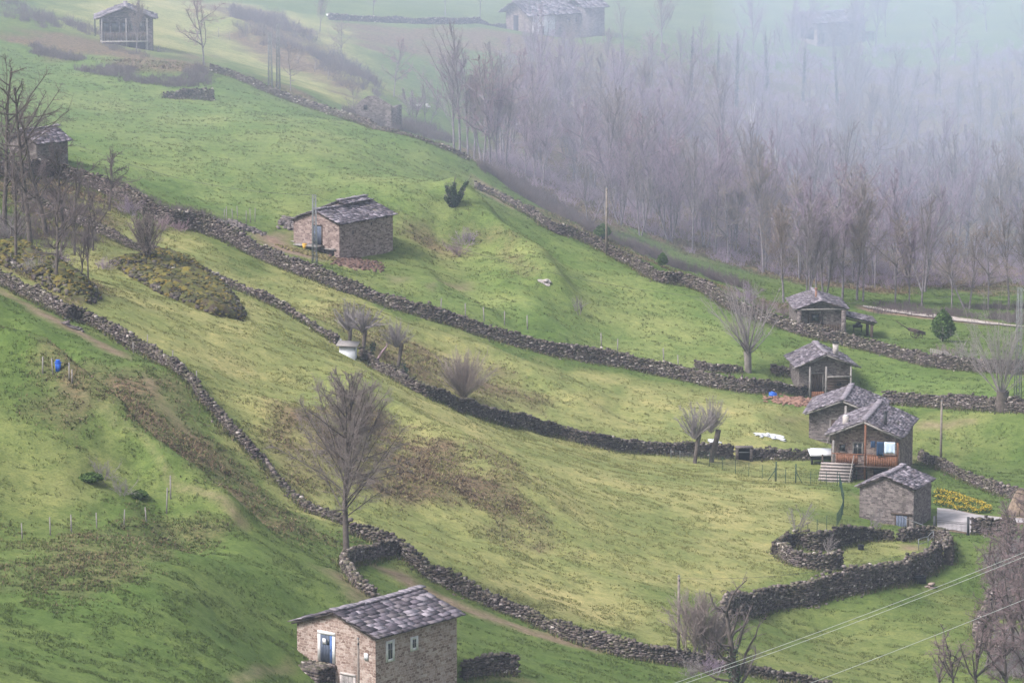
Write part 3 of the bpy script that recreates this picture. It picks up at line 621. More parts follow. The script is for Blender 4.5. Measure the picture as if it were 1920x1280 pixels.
# ---------------------------------------------------------------- stone barns and cabins
SLC = np.array([(.098, .082, .098), (.142, .122, .142), (.058, .048, .058), (.215, .19, .212), (.12, .102, .112)])
def slab_roof(x0, x1, y0, y1, zr, rise_l, rise_r, over=.35, s=.75, sag=0, ridge_x=0, name='roof', tiles=False, th=.085):
    """gable roof of overlapping irregular stone slabs. ridge along y at x=ridge_x,z=zr; eaves at x0,x1 lower by rise"""
    mb = MB()
    for side, xe, rise in ((-1, x0, rise_l), (1, x1, rise_r)):
        run = abs(xe - ridge_x); L = math.hypot(run, rise); sl = math.atan2(rise, run)
        nr = max(3, int(L / (s * .55))); ncol = max(3, int((y1 - y0) / (s * .85)))
        # boarding under the slabs
        def pt(d, y, h): 
            return np.array([ridge_x + side * (d * math.cos(sl)) + side * h * math.sin(sl), y, zr - d * math.sin(sl) + h * math.cos(sl)])
        v = [pt(0, y0 + .06, -.02), pt(L - .08, y0 + .06, -.02), pt(L - .08, y1 - .06, -.02), pt(0, y1 - .06, -.02), pt(0, y0 + .06, -.16), pt(L - .08, y0 + .06, -.16), pt(L - .08, y1 - .06, -.16), pt(0, y1 - .06, -.16)]
        mb.add(v, CUBEF, (.05, .04, .035))
        for r in range(nr + 1):
            d = L - (r + .35) * L / nr; yy = y0 + rng.uniform(-.1, .1)
            while yy < y1 - .05:
                w = s * rng.uniform(.55, 1.45) if not tiles else s * .7
                w = min(w, y1 - yy + .08)
                if w < .18: break
                dl = L / nr * (rng.uniform(1.2, 1.7) if not tiles else 1.3)
                tk = th * rng.uniform(.7, 1.6)
                c = pt(max(d, dl * .3), yy + w / 2, .05 + rng.uniform(0, .05))
                c[2] -= sag * math.sin(math.pi * (yy - y0) / (y1 - y0)) * (1 - d / L)
                t = np.array([(-1,-1,-1),(1,-1,-1),(1,1,-1),(-1,1,-1),(-1,-1,1),(1,-1,1),(1,1,1),(-1,1,1)]) * .5
                jt = rng.uniform(-.10, .10, (4, 2)) if not tiles else rng.uniform(-.02, .02, (4, 2))
                vv = t * np.array([dl, w * .99, tk]); vv[:4, :2] += jt * np.array([dl, w]); vv[4:, :2] += jt * np.array([dl, w])
                tilt = sl - .10 + rng.normal(0, .035) if not tiles else sl - .07
                vv = rotz(roty(vv, tilt), rng.normal(0, .05) if not tiles else 0)
                if side < 0: vv[:, 0] *= -1
                k = rng.integers(0, len(SLC)); col = SLC[k] * rng.uniform(.8, 1.25)
                F = CUBEF if side > 0 else CUBEF[:, ::-1]
                mb.add(vv + c, F, col); yy += w * .97
    # ridge cap slabs
    yy = y0
    while yy < y1:
        w = rng.uniform(.45, .8); zz = zr + .16 - sag * math.sin(math.pi * (yy - y0) / (y1 - y0))
        v = np.array([(-1,-1,-1),(1,-1,-1),(1,1,-1),(-1,1,-1),(-1,-1,1),(1,-1,1),(1,1,1),(-1,1,1)]) * .5 * np.array([.62, w, .12])
        mb.add(roty(v, rng.normal(0, .08)) + np.array([ridge_x, yy + w / 2, zz]), CUBEF, SLC[3] * rng.uniform(.75, 1.15)); yy += w * .95
    return mb
def wall_shell(W, D, He, Hr, ridge_x=0, t=.5, hl=None, sink=2.0):
    """closed gable-ended box: outer shell only (thick look from reveals)"""
    hl = He if hl is None else hl
    mb = MB(); w = W / 2
    def ring(y): return [(-w, y, -sink), (w, y, -sink), (w, y, He), (ridge_x, y, Hr), (-w, y, hl)]
    mb.poly(ring(0)); mb.poly(ring(D)[::-1])
    mb.poly([(w, 0, -sink), (w, D, -sink), (w, D, He), (w, 0, He)]); mb.poly([(-w, D, -sink), (-w, 0, -sink), (-w, 0, hl), (-w, D, hl)])
    mb.poly([(-w, 0, hl), (ridge_x, 0, Hr), (ridge_x, D, Hr), (-w, D, hl)]); mb.poly([(ridge_x, 0, Hr), (w, 0, He), (w, D, He), (ridge_x, D, Hr)])
    return mb
def frame_boxes(mb, x, z, w, h, y, b=.09, d=.12, sill=True):
    mb.box((x - w/2 - b/2, y, z), (b, d, h + 2*b)); mb.box((x + w/2 + b/2, y, z), (b, d, h + 2*b))
    mb.box((x, y, z + h/2 + b/2), (w, d, b)); mb.box((x, y, z - h/2 - b/2), (w, d, b))
def planks(mb, x0, x1, z0, z1, y, n, th=.05, gap=.015, vert=True, col=None):
    for i in range(n):
        if vert:
            a = x0 + (x1 - x0) * i / n; b = x0 + (x1 - x0) * (i + 1) / n
            mb.box(((a + b)/2, y + rng.uniform(-.008, .008), (z0 + z1)/2), (b - a - gap, th, z1 - z0))
        else:
            a = z0 + (z1 - z0) * i / n; b = z0 + (z1 - z0) * (i + 1) / n
            mb.box(((x0 + x1)/2, y + rng.uniform(-.008, .008), (a + b)/2), (x1 - x0, th, b - a - gap))
class House:
    """local frame: x along the gable front (left to right), y back along the ridge, origin at the front centre on the ground"""
    def __init__(s, name, label, px, Y, Wd, D, He, rise, yaw, mat, group=None, zfix=None, left_low=0, cat='stone house', over=.35, ridge_x=0, roof_s=.75, sag=.08, tiles=False, overf=None, overb=.3, corner='right', sink=2.5):
        c = at(px[0], px[1], Y); s.yaw = yaw; cy, sy = math.cos(yaw), math.sin(yaw)
        xh = {'right': Wd / 2 + over, 'left': -Wd / 2 - over, 'apex': ridge_x}[corner]
        of = over if overf is None else overf
        ex = np.array([cy, sy]); ey = np.array([-sy, cy])
        zl = He - rise * over / (Wd / 2) if corner != 'apex' else He + rise
        o2 = c[:2] - ex * xh + ey * of
        s.loc = (float(o2[0]), float(o2[1]), float(c[2] - zl - .1))
        s.e = empty(name, s.loc, yaw); tag(s.e, label, cat, group)
        s.W, s.D, s.He, s.Hr, s.rx = Wd, D, He, He + rise, ridge_x
        wall_shell(Wd, D, He, He + rise, ridge_x, hl=He - left_low, sink=sink).build('wall', mat, s.e)
        rr = rise / (Wd / 2 - ridge_x) ; rl = (rise + left_low) / (Wd / 2 + ridge_x)
        xr, xl = Wd / 2 + over, -Wd / 2 - over
        s.roof = slab_roof(xl, xr, -of, D + overb, He + rise + .08, rl * (ridge_x - xl), rr * (xr - ridge_x), s=roof_s, sag=sag, ridge_x=ridge_x, tiles=tiles).build('roof', M['slab'], s.e)
        print('house', name, [round(k, 1) for k in s.loc], 'ground', round(float(zt(*o2)), 1))
    def P(s, name, mb, mat, parent=None, label=None):
        o = mb.build(name, mat, parent or s.e)
        if label: o['label'] = label
        return o
    def win(s, x, z, w, h, y=0, side=None, surround='plaster', bar=True, sw=.16):
        """window: recess pane, frame, sill. side 'R' = right long wall (x is distance along it)"""
        f = MB(); frame_boxes(f, x, z, w, h, -.012, sw, .09); g = MB(); g.box((x, -.004, z), (w, .03, h)); 
        b = MB(); b.box((x, -.03, z), (.05, .03, h)); b.box((x, -.032, z + h * .1), (w, .03, .045))
        objs = [('window', f, M[surround]), ('pane', g, M['glass'])] + ([('glazing_bar', b, M['wood_grey'])] if bar else [])
        par = None
        for nm, mb, mt in objs:
            if side == 'R': mb.v = [np.c_[s.W/2 - v[:, 1], v[:, 0], v[:, 2]] for v in mb.v]
            elif side == 'L': mb.v = [np.c_[-s.W/2 + v[:, 1], s.D - v[:, 0], v[:, 2]] for v in mb.v]
            o = mb.build(nm, mt, par or s.e); par = par or o
    def door(s, x, z0, w, h, mat, surround=None, n=5, sw=.14):
        d = MB(); planks(d, x - w/2, x + w/2, z0, z0 + h, -.02, n, th=.07); o = s.P('door', d, mat)
        hd = MB(); hd.box((x + w*.36, -.07, z0 + h*.48), (.05, .05, .16)); s.P('handle', hd, M['metal_dark'], o)
        f = MB(); f.box((x - w/2 - sw/2, -.02, z0 + h/2), (sw, .1, h)); f.box((x + w/2 + sw/2, -.02, z0 + h/2), (sw, .1, h)); f.box((x, -.025, z0 + h + sw/2), (w + 2*sw, .11, sw))
        s.P('door_frame', f, surround or M['wood_grey'], o); return o

VG = 'stone cabins of the hamlet'
# --- the stone house in front
yawF = math.atan2(-4.6, 6.2) + .0
h = House('stone_house', 'pinkish stone house with slab roof and faded blue door in front', (705, 1197), 300, 7.6, 9.2, 4.9, 1.25, -0.68, M['mason_pink'], over=.38, roof_s=.85, sag=.09, overb=.25)
h1 = h
w2 = MB(); w2.add
d = h.door(-.9, 2.3, 1.15, 2.05, M['blue_paint'], M['plaster'], 4, sw=.26)
p = MB(); p.box((-1.08, -.075, 3.85), (.30, .03, .42)); h.P('pane', p, M['plaster'], d); p = MB(); p.box((-.72, -.075, 3.85), (.24, .03, .42)); h.P('pane', p, M['glass'], d)
p = MB(); p.box((-.42, -.065, 3.32), (.22, .04, 2.03)); o = h.P('door_leaf', p, M['blue_bright'], d); o.data.materials[0] = simple('brighter_blue_paint', (.07, .13, .30), .7, .2, 4)
h.door(1.15, -.6, 1.1, 2.2, M['wood_grey'], M['oldplaster'], 5, sw=.2)
h.win(1.6, 3.55, .5, 1.15, side='R', sw=.22); h.win(4.3, 3.6, .42, .62, side='R', sw=.22)
b = MB(); b.box((2.95, -.05, 3.3), (.34, .1, .5)); h.P('meter_box', b, M['white'])
# landing of stone steps in front of the upper door
mb = MB(); c_, a_, s_ = [], [], []
def block(mb, x0, x1, y0, y1, z0, z1, sz=.38):
    mb.box(((x0+x1)/2, (y0+y1)/2, (z0+z1)/2), (x1-x0-.12, y1-y0-.12, z1-z0-.06), col=(.06, .055, .05))
    c, a, s2 = [], [], []
    for z in np.arange(z0 + sz*.3, z1, sz * .62):
        for x in np.arange(x0, x1, sz*.95):
            c.append((x + sz/2, y0 + .05, z)); a.append(0)
            c.append((x + sz/2, y1 - .05, z)); a.append(0)
        for y in np.arange(y0, y1, sz*.95):
            for xx in (x0 + .05, x1 - .05): c.append((xx, y + sz/2, z)); a.append(math.pi/2)
    for x in np.arange(x0, x1, sz):
        for y in np.arange(y0, y1, sz): c.append((x + sz/2, y + sz/2, z1 - .05)); a.append(0)
    n = len(c); stones(mb, np.array(c), np.array(a), np.stack([rng.uniform(.85, 1.15, n)*sz, rng.uniform(.5, .8, n)*sz, rng.uniform(.55, .68, n)*sz], 1), jit=.07)
block(mb, -2.6, -.3, -1.9, -.05, -1.2, 2.2)
for i in range(6): block(mb, -3.15 - i*.42, -2.6 - i*.42, -1.5, -.15, -1.2, 1.85 - i*.36)
h.P('stone_steps', mb, M['stone'])
mb = MB(); mb.box((-.75, -1.94, .9), (.5, .06, .6)); h.P('niche', mb, M['hole'])
for k in range(5):
    mb = MB(); q = (-3.8 - .12*k, -1.3 + .1*k, .3); mb.tube(q, (q[0] + .25*(k % 3 - 1), q[1], 2.3 - .25*k), .05, .04); h.P('leaning_plank', mb, M['wood_grey']) if k < 3 else None

# --- reddish barn on the middle meadow
h = House('stone_barn', 'reddish stone barn with double-stepped slab roof beside the dirt yard', (637, 421), 500, 6.9, 10.5, 4.2, 1.3, -0.62, M['mason_red'], cat='stone barn', over=.32, roof_s=.7, sag=.14, overb=.3, sink=3)
h2 = h
h.door(.2, 1.5, 1.15, 2.2, M['blue_paint'], M['wood_dark'], 4)
h.win(2.6, 2.9, .18, .5, side='R', surround='mason_red', bar=False, sw=.06); h.win(6.2, 3.5, .22, .35, side='R', surround='mason_red', bar=False, sw=.06)
mb = MB(); mb.box((1.9, -.03, .3), (1.5, .08, 1.3)); o = h.P('opening', mb, M['hole']); mb = MB(); mb.box((1.9, -.08, 1.05), (2.1, .16, .18)); h.P('lintel', mb, M['wood_grey'], o)
mb = MB(); mb.box((-.6, -.8, 1.4), (3.6, 1.5, .12)); h.P('landing', mb, M['wood_grey'])
for k, x in enumerate((-2.2, -.6, .9)):
    mb = MB(); mb.box((x, -1.4, .0), (.14, .14, 2.7)); h.P('post', mb, M['wood_dark'])
# raised rear section of its roof
rb = slab_roof(-3.7, 0.55, 4.6, 9.8, 6.1, 1.35, .30, s=.8, ridge_x=-.3); h.P('upper_roof', rb, M['slab'])
mb = MB(); mb.poly([(-3.3, 4.75, 4.0), (-.3, 4.75, 5.4), (-.3, 4.75, 6.0), (-3.3, 4.75, 4.8)]); mb.poly([(-3.3, 9.5, 4.0), (-3.3, 9.5, 4.8), (-.3, 9.5, 6.0), (-.3, 9.5, 5.4)]); h.P('upper_gable', mb, M['mason_red'])

# --- hamlet
def timber_front(h, y=-.08, z=2.4): pass
# topmost: grey stone, recessed timber front, lean-to
h = House('stone_cabin', 'topmost hamlet cabin with red chimney pot and open lean-to at its right', (1541, 564), 530, 6.2, 8.2, 4.5, 1.0, .05, M['mason_grey'], VG, over=.35, overf=.9, roof_s=.6, sag=0, tiles=True, corner='apex')
h3 = h
mb = MB(); planks(mb, -2.6, 2.6, 1.15, 2.45, -.06, 16, th=.08); h.P('balcony_boards', mb, M['wood_dark'])
for x in (-2.82, 2.82): mb = MB(); mb.box((x, -.42, 2.0), (.55, .8, 5.2)); h.P('pier', mb, M['mason_grey'])
for x in (-1.6, .15): mb = MB(); mb.box((x, -.10, 3.3), (.14, .14, 1.6)); h.P('post', mb, M['wood_dark'])
h.win(-.7, 3.3, .9, .85, surround='wood_dark', bar=False); mb = MB(); mb.box((.9, -.03, .4), (2.1, .06, 1.5)); h.P('opening', mb, M['hole']); mb = MB(); mb.box((-1.6, -.03, .4), (1.6, .06, 1.5)); h.P('opening', mb, M['hole'])
mb = MB(); mb.box((0, -.75, 4.45), (6.9, .16, .16)); mb.v[-1][:, 2] += 1.0 * (1 - np.abs(mb.v[-1][:, 0]) / 3.6); h.P('beam', mb, M['wood_grey'])
mb = MB(); mb.tube((-.35, 2.2, 5.2), (-.35, 2.2, 6.6), .16, .14, 8); o = h.P('chimney', mb, M['terracotta']); mb = MB(); mb.tube((-.35, 2.2, 6.6), (-.35, 2.2, 6.78), .24, .20, 8); h.P('chimney_cap', mb, M['terracotta'], o)
mb = slab_roof(3.35, 7.2, .6, 5.4, 3.35, .01, .9, s=.55, ridge_x=3.4, tiles=True); h.P('lean_to_roof', mb, M['slab'])
for y in (.9, 5.0): mb = MB(); mb.box((6.6, y, .9), (.35, .35, 3.2)); h.P('post', mb, M['wood_dark'])
mb = MB(); mb.box((5.1, .8, 2.62), (3.7, .16, .18), tilt=(0, .23)); h.P('beam', mb, M['wood_dark'])
mb = MB(); mb.box((5.7, 2.8, -.75), (4.6, 5.0, .5)); h.P('terrace_slab', mb, M['concrete'])
# weathered porch house
h = House('stone_cabin', 'weathered grey cabin with porch and pale chimney stack, second from the top', (1551, 663), 485, 6.1, 7.0, 4.5, 1.35, .10, M['mason_grey'], VG, over=.5, overf=1.0, roof_s=.55, corner='apex', sag=.14)
h4 = h
d = h.door(-1.0, 1.35, 1.3, 2.1, M['wood_dark'], M['wood_grey'], 4); mb = MB(); planks(mb, -1.75, -.25, .3, 1.5, -.75, 6); h.P('balcony_boards', mb, M['wood_orange'])
for x in (-1.95, -.05, 2.85): mb = MB(); mb.box((x, -.75, 2.3), (.2, .2, 4.2)); h.P('post', mb, M['wood_grey'])
mb = MB(); planks(mb, .1, 3.05, .1, 1.2, -.72, 11); h.P('balcony_boards', mb, M['wood_grey'], label='grey vertical boards of the balcony')
mb = MB(); planks(mb, .15, 2.95, 1.45, 3.05, -.05, 5, vert=False); h.P('cladding', mb, M['wood_dark']); mb = MB(); mb.box((1.4, -.78, 3.2), (3.0, .14, .16)); h.P('rail', mb, M['wood_grey']); mb = MB(); mb.box((1.4, -.78, 1.28), (3.0, .14, .14)); h.P('rail', mb, M['wood_grey'])
mb = MB(); mb.box((1.6, -.09, 2.2), (.5, .05, .35)); h.P('hatch', mb, M['hole'])
for sgn in (-1, 1): mb = MB(); mb.box((sgn * 2.0, -.9, 5.0), (4.3, .14, .2), tilt=(0, sgn * .36)); h.P('barge_board', mb, M['wood_grey'])
mb = MB(); mb.box((1.5, 2.0, 5.9), (.6, .6, 1.6)); o = h.P('chimney', mb, M['oldplaster']); mb = MB(); mb.box((1.5, 2.0, 6.75), (.75, .75, .1)); h.P('chimney_cap', mb, M['slab'], o)
mb = MB(); mb.box((-.5, -.8, .1), (5.6, 1.2, .2)); h.P('balcony_floor', mb, M['wood_grey'])
# third
h = House('stone_cabin', 'cabin with pale ridge stones and whitish stone ramp, behind the balcony house', (1580, 750), 463, 7.6, 8.6, 4.6, 1.45, -.18, M['mason_grey'], VG, over=.5, overf=.9, roof_s=.52, corner='apex', sag=.1)
h5 = h
h.door(-.7, 1.2, 1.35, 2.6, M['wood_dark'], M['wood_grey'], 5); mb = MB(); mb.box((.35, -.75, 2.9), (.26, .26, 5.2)); h.P('post', mb, M['wood_grey'])
mb = MB(); frame_boxes(mb, -2.4, 1.0, 1.3, .9, -.04, .07, .08); h.P('rail', mb, M['wood_grey'])
mb = MB(); mb.add([(-3.6,-2.6,-2.2),(1.6,-2.6,-2.2),(1.6,-.03,-2.2),(-3.6,-.03,-2.2),(-3.0,-1.9,.75),(1.3,-1.9,.75),(1.3,-.03,.95),(-3.3,-.03,.95)], CUBEF); h.P('stone_ramp', mb, M['mason_pink'])
for sgn in (-1, 1): mb = MB(); mb.box((sgn * 2.1, -.8, 5.2), (4.5, .14, .2), tilt=(0, sgn * .36)); h.P('barge_board', mb, M['wood_grey'])
mb = MB(); mb.box((-5.0, -1.2, .55), (2.4, 1.6, .12)); h.P('coop_roof', mb, M['concrete']); mb = MB(); mb.box((-5.0, -1.2, -.35), (2.1, 1.4, 1.7)); o = h.P('coop', mb, M['terracotta']); mb = MB(); mb.box((-4.5, -1.93, -.2), (.6, .06, .8)); h.P('hatch', mb, M['hole'], o)
# balcony house
h = House('stone_cabin', 'cabin with orange plank balcony, hanging laundry and outside stone stairs', (1620, 789), 437, 7.2, 10.0, 5.0, 1.5, -.23, M['mason_warm'], VG, over=.45, overf=1.3, roof_s=.55, corner='apex', sag=.1)
h6 = h
mb = MB(); planks(mb, -2.9, -.6, 1.95, 2.95, -1.2, 10); h.P('balcony_boards', mb, M['wood_orange']); mb = MB(); planks(mb, .35, 3.5, 1.7, 2.95, -1.2, 13); h.P('balcony_boards', mb, M['wood_orange'])
mb = MB(); mb.box((.3, -.65, 1.75), (6.6, 1.3, .16)); h.P('balcony_floor', mb, M['wood_dark'])
for x in (-3.2, .15, 3.55): mb = MB(); mb.box((x, -1.15, 3.0 if x != .15 else 3.4), (.2, .2, 2.8 if x != .15 else 6.0)); h.P('post', mb, M['wood_orange'] if x > 0 else M['wood_grey'])
mb = MB(); mb.box((0.1, -1.2, 3.02), (6.9, .1, .1)); h.P('rail', mb, M['wood_orange'])
h.win(-.8, 3.4, .8, 1.1, surround='wood_grey', bar=True); h.win(-2.4, 3.4, .6, .7, surround='mason_warm', bar=False)
for sgn in (-1, 1): mb = MB(); mb.box((sgn * 2.0, -1.25, 5.62), (4.3, .14, .2), tilt=(0, sgn * .39)); h.P('barge_board', mb, M['wood_grey'])
mb = MB(); mb.box((1.9, -.03, .2), (2.0, .08, 2.3)); h.P('opening', mb, M['hole']); mb = MB(); planks(mb, 2.1, 2.8, -.9, 1.3, -.08, 4); h.P('gate', mb, M['wood_dark'])
mb = MB(); mb.box((3.1, -.7, .2), (.9, 1.2, 3.0)); h.P('pier', mb, M['mason_warm'])
mb = MB()
for i in range(9):
    mb.box((-2.7, -1.5 - .36*i, 1.9 - i*.26 - .7), (3.3, .40, 1.5), col=(.10, .09, .085)); mb.box((-2.7, -1.5 - .36*i - .03, 1.9 - i*.26 + .10), (3.4, .46, .12), col=(.30, .26, .24))
h.P('stone_stairs', mb, M['slab'])
mb = MB(); mb.tube((-1.0, -4.5, .9), (-1.0, -1.4, 2.9), .06, .06); mb.tube((-1.0, -4.5, -.6), (-1.0, -4.5, .9), .06); h.P('handrail', mb, M['wood_grey'])
mb = MB(); mb.tube((-4.3, -1.4, .9), (-4.3, -1.4, 2.9), .09); h.P('gate_post', mb, M['wood_dark'])
mb = MB(); mb.tube((1.9, 1.0, 5.5), (1.9, 1.0, 7.15), .17, .17, 8); o = h.P('chimney', mb, M['metal_dark']); mb = MB(); mb.tube((1.9, 1.0, 7.15), (1.9, 1.0, 7.35), .25, .1, 8); h.P('chimney_cap', mb, M['metal_dark'], o)
mb = MB(); mb.box((-2.4, 1.9, 5.9), (.6, .6, 1.1)); o = h.P('chimney', mb, M['oldplaster'], label='short whitish chimney on the left slope'); mb = MB(); mb.box((-2.4, 1.9, 6.5), (.4, .4, .14)); h.P('chimney_cap', mb, M['plaster'], o)
# lowest cabin
h = House('stone_cabin', 'lowest cabin of the hamlet with blank front gable and dark blue door', (1717, 918), 409, 5.6, 5.4, 3.6, 1.0, -.42, M['mason_grey'], VG, over=.3, roof_s=.58, sag=.08, left_low=0.2, ridge_x=-.2)
h7 = h
h.door(1.6, -1.1, 1.15, 1.95, M['blue_paint'], M['wood_dark'], 4)
mb = MB(); mb.box((1.6, -.06, 1.0), (2.2, .14, .16)); h.P('lintel', mb, M['wood_dark'])
# --- far buildings in the mist
FG = 'houses in the mist above the wood'
h = House('farmhouse', 'large misty farmhouse with one whitewashed wall beside the dark doorway', (962, 3), 785, 9.0, 10.5, 4.3, 2.0, -1.0, M['mason_warm'], FG, cat='farmhouse', over=.7, overf=1.3, roof_s=1.1, corner='apex', overb=.2)
mb = MB(); mb.box((4.53, 2.5, 1.2), (.1, 4.9, 6.0)); h.P('whitewashed_wall', mb, M['plaster']); mb = MB(); mb.box((4.6, 2.0, .9), (.1, 1.0, 2.2)); h.P('door', mb, M['wood_dark'])
h.win(8.0, 2.8, .5, .6, side='R', surround='mason_warm', bar=False); h.win(9.6, 2.8, .5, .6, side='R', surround='mason_warm', bar=False)
mb = MB(); mb.box((-1.0, -.04, 2.0), (1.6, .08, 3.4)); h.P('opening', mb, M['hole'])
mb = MB(); v = [(.5,10.5,-3),(6,10.5,-3),(6,15.0,-3),(.5,15.0,-3),(.5,10.5,5.0),(6,10.5,5.0),(6,15.0,5.0),(.5,15.0,5.0)]; mb.add(v, CUBEF); h.P('wing', mb, M['mason_grey']); rb = slab_roof(-.3, 6.7, 9.9, 15.5, 6.6, 1.5, 1.5, s=1.0, ridge_x=3.2); h.P('wing_roof', rb, M['slab'])
h = House('farmhouse', 'misty long stone house with small chimney, highest building on the right', (1502, 24), 850, 7.0, 11.5, 5.0, 1.6, -1.05, M['mason_warm'], FG, cat='farmhouse', over=.6, overf=1.6, roof_s=1.0, corner='apex')
h.win(8.2, 4.0, .7, .9, side='R', surround='wood_dark', bar=False); h.win(10.2, 4.0, .7, .9, side='R', surround='wood_dark', bar=False)
mb = MB(); mb.box((0, -.05, 2.6), (4.6, .1, 2.4)); h.P('opening', mb, M['hole']); mb = MB(); mb.box((1.0, 8.7, 6.6), (.5, .5, 1.1)); h.P('chimney', mb, M['mason_grey'])
mb = MB(); mb.box((3.56, 1.0, 1.6), (.1, 1.2, 2.0)); h.P('door', mb, M['wood_dark'])
h = House('timber_cabin', 'misty cabin with glazed timber balcony on the upper left slope', (236, 14), 632, 7.8, 7.0, 4.8, 1.5, .10, M['mason_grey'], FG, cat='cabin', over=.6, overf=1.2, roof_s=.9, corner='apex', sag=.15)
mb = MB(); planks(mb, -3.6, 3.0, 1.4, 2.6, -1.0, 16); h.P('balcony_boards', mb, M['wood_orange']).data.materials[0] = M['wood_dark']
mb = MB(); mb.box((-.3, -.55, 1.3), (7.0, 1.1, .2)); h.P('balcony_floor', mb, M['oldplaster'])
for i in range(5): h.win(-3.0 + i*1.35, 3.4, .85, 1.2, surround='wood_dark', bar=False)
mb = MB(); mb.box((1.6, -.04, -.1), (2.4, .08, 2.2)); h.P('opening', mb, M['hole'])
for x in (-3.6, 0, 3.1): mb = MB(); mb.box((x, -1.0, 1.5), (.18, .18, 6.4)); h.P('post', mb, M['wood_grey'])
mb = MB(); mb.box((3.95, 2.5, 1.6), (.12, 5.0, 6.2)); h.P('board_side', mb, M['wood_dark'])
mb = MB(); mb.tube((-4.6, .5, 2.0), (-4.6, .5, 4.6), .12, .12); h.P('stove_pipe', mb, M['metal_dark'])
h = House('stone_cabin', 'slab-roofed cabin hidden behind the bare grove at the left edge', (38, 244), 512, 5.0, 5.0, 1.9, 1.3, -.75, M['mason_grey'], None, over=.35, roof_s=.8, corner='apex')
mb = MB(); mb.box((0, -.03, 1.6), (1.0, .08, 1.9)); h.P('door', mb, M['wood_dark'])
# roofless ruin on the crest
c = ground(697, 232, 600); e = empty('ruined_hut', c, -.25); tag(e, 'roofless ruined hut with rounded gable on the misty crest', 'ruin')
mb = MB(); pr = [(-2.6, -2), (2.9, -2), (2.9, 2.6), (1.6, 3.3), (.6, 3.9), (-.6, 3.9), (-1.8, 3.1), (-2.6, 2.2)]
mb.poly([(x, 0, z) for x, z in pr]); mb.poly([(x, .6, z) for x, z in pr][::-1])
for (xa, za), (xb, zb) in zip(pr, pr[1:] + pr[:1]): mb.poly([(xb, 0, zb), (xa, 0, za), (xa, .6, za), (xb, .6, zb)])
mb.box((2.6, 3.0, 0), (.6, 4.8, 4.4)); mb.box((-2.3, 3.0, -.3), (.6, 4.8, 3.6)); mb.box((.1, 5.6, -.2), (5.2, .6, 3.6)); mb.build('wall', M['mason_grey'], e)
mb = MB(); mb.box((-.9, -.02, 2.3), (.55, .06, .7)); mb.build('window', M['hole'], e)
# ---------------------------------------------------------------- bare trees
class Tree:
    def __init__(s, seed): s.r = random.Random(seed); s.seg = []
    def grow(s, p, d, L, r, lev, P):
        rr = s.r; n = P['n'][lev]; st = L / n; pts = [p]; tip = P.get('tip', .25) if lev else P.get('tip0', .22)
        for i in range(n):
            w = P['wob'][lev]; d = Vector((d.x + rr.gauss(0, w), d.y + rr.gauss(0, w), d.z + rr.gauss(0, w) + P['up'][lev])).normalized()
            q = p + d * st; ra = r * (1 - (1 - tip) * i / n); rb = r * (1 - (1 - tip) * (i + 1) / n)
            s.seg.append((p, q, ra, rb, lev))
            if lev + 1 < len(P['n']):
                f0 = i / n; f1 = (i + 1) / n; a = max(f0, P['start'][lev])
                if f1 > a:
                    k = P['kids'][lev] * (f1 - a) / (1 - P['start'][lev]); k = int(k) + (rr.random() < k - int(k))
                    for _ in range(k):
                        f = rr.uniform(a, f1); t = (f - f0) * n; b = p.lerp(q, t)
                        az = rr.uniform(0, 6.283); an = P['ang'][lev] * rr.uniform(.7, 1.3) * (P['angf'](f) if lev == 0 and 'angf' in P else 1)
                        u = d.orthogonal().normalized(); v = d.cross(u)
                        cd = (d * math.cos(an) + (u * math.cos(az) + v * math.sin(az)) * math.sin(an)).normalized()
                        env = P['env'](f) if lev == 0 and 'env' in P else (1 - .55 * f)
                        cl = P['len'][lev] * L * env * rr.uniform(.7, 1.25)
                        if lev == 0 and 'ell' in P:      # reach the rounded outline of the crown
                            zc, ea, eb = P['ell']; Bx, By, Bz = b.x / ea, b.y / ea, (b.z - zc) / eb; Dx, Dy, Dz = cd.x / ea, cd.y / ea, cd.z / eb
                            qa = Dx*Dx + Dy*Dy + Dz*Dz; qb = Bx*Dx + By*Dy + Bz*Dz; qc = Bx*Bx + By*By + Bz*Bz - 1; disc = qb*qb - qa*qc
                            t_ = (-qb + math.sqrt(disc)) / qa if disc > 0 else 1.0
                            cl = max(.6, t_) * rr.uniform(.8, 1.08)
                        cr = min(ra * .75, P['rad'][lev] * rr.uniform(.75, 1.2))
                        s.grow(b, cd, cl, cr, lev + 1, P)
            p = q
    def meshes(s, tl, sides=(7, 5, 3, 3, 3)):
        out = []
        for grp in (lambda l: l <= tl, lambda l: l > tl):
            mb = MB()
            for lv in range(6):
                g = [x for x in s.seg if x[4] == lv and grp(lv)]
                if not g: continue
                v, f = tubes(np.array([tuple(x[0]) for x in g]), np.array([tuple(x[1]) for x in g]), np.array([x[2] for x in g]), np.array([x[3] for x in g]), sides[lv])
                mb.add(v, f)
            out.append(mb)
        return out
Z_ = Vector((0, 0, 1)); O_ = Vector((0, 0, -.6))
def PT(**k): return k
TALL = lambda H, dense=1.0: PT(n=[7,4,3,2], wob=[.035,.12,.16,.18], up=[.01,.02,.01,.01], start=[.22,.18,.05], kids=[30*dense,22*dense,11*dense], ang=[.42,.6,.6], len=[.72,.26,.48], rad=[.050,.018,.0135], env=lambda f: 1.04 - f, angf=lambda f: random.choice((.4,.7,1.0,1.3,1.8)), tip=.35, tip0=.15)
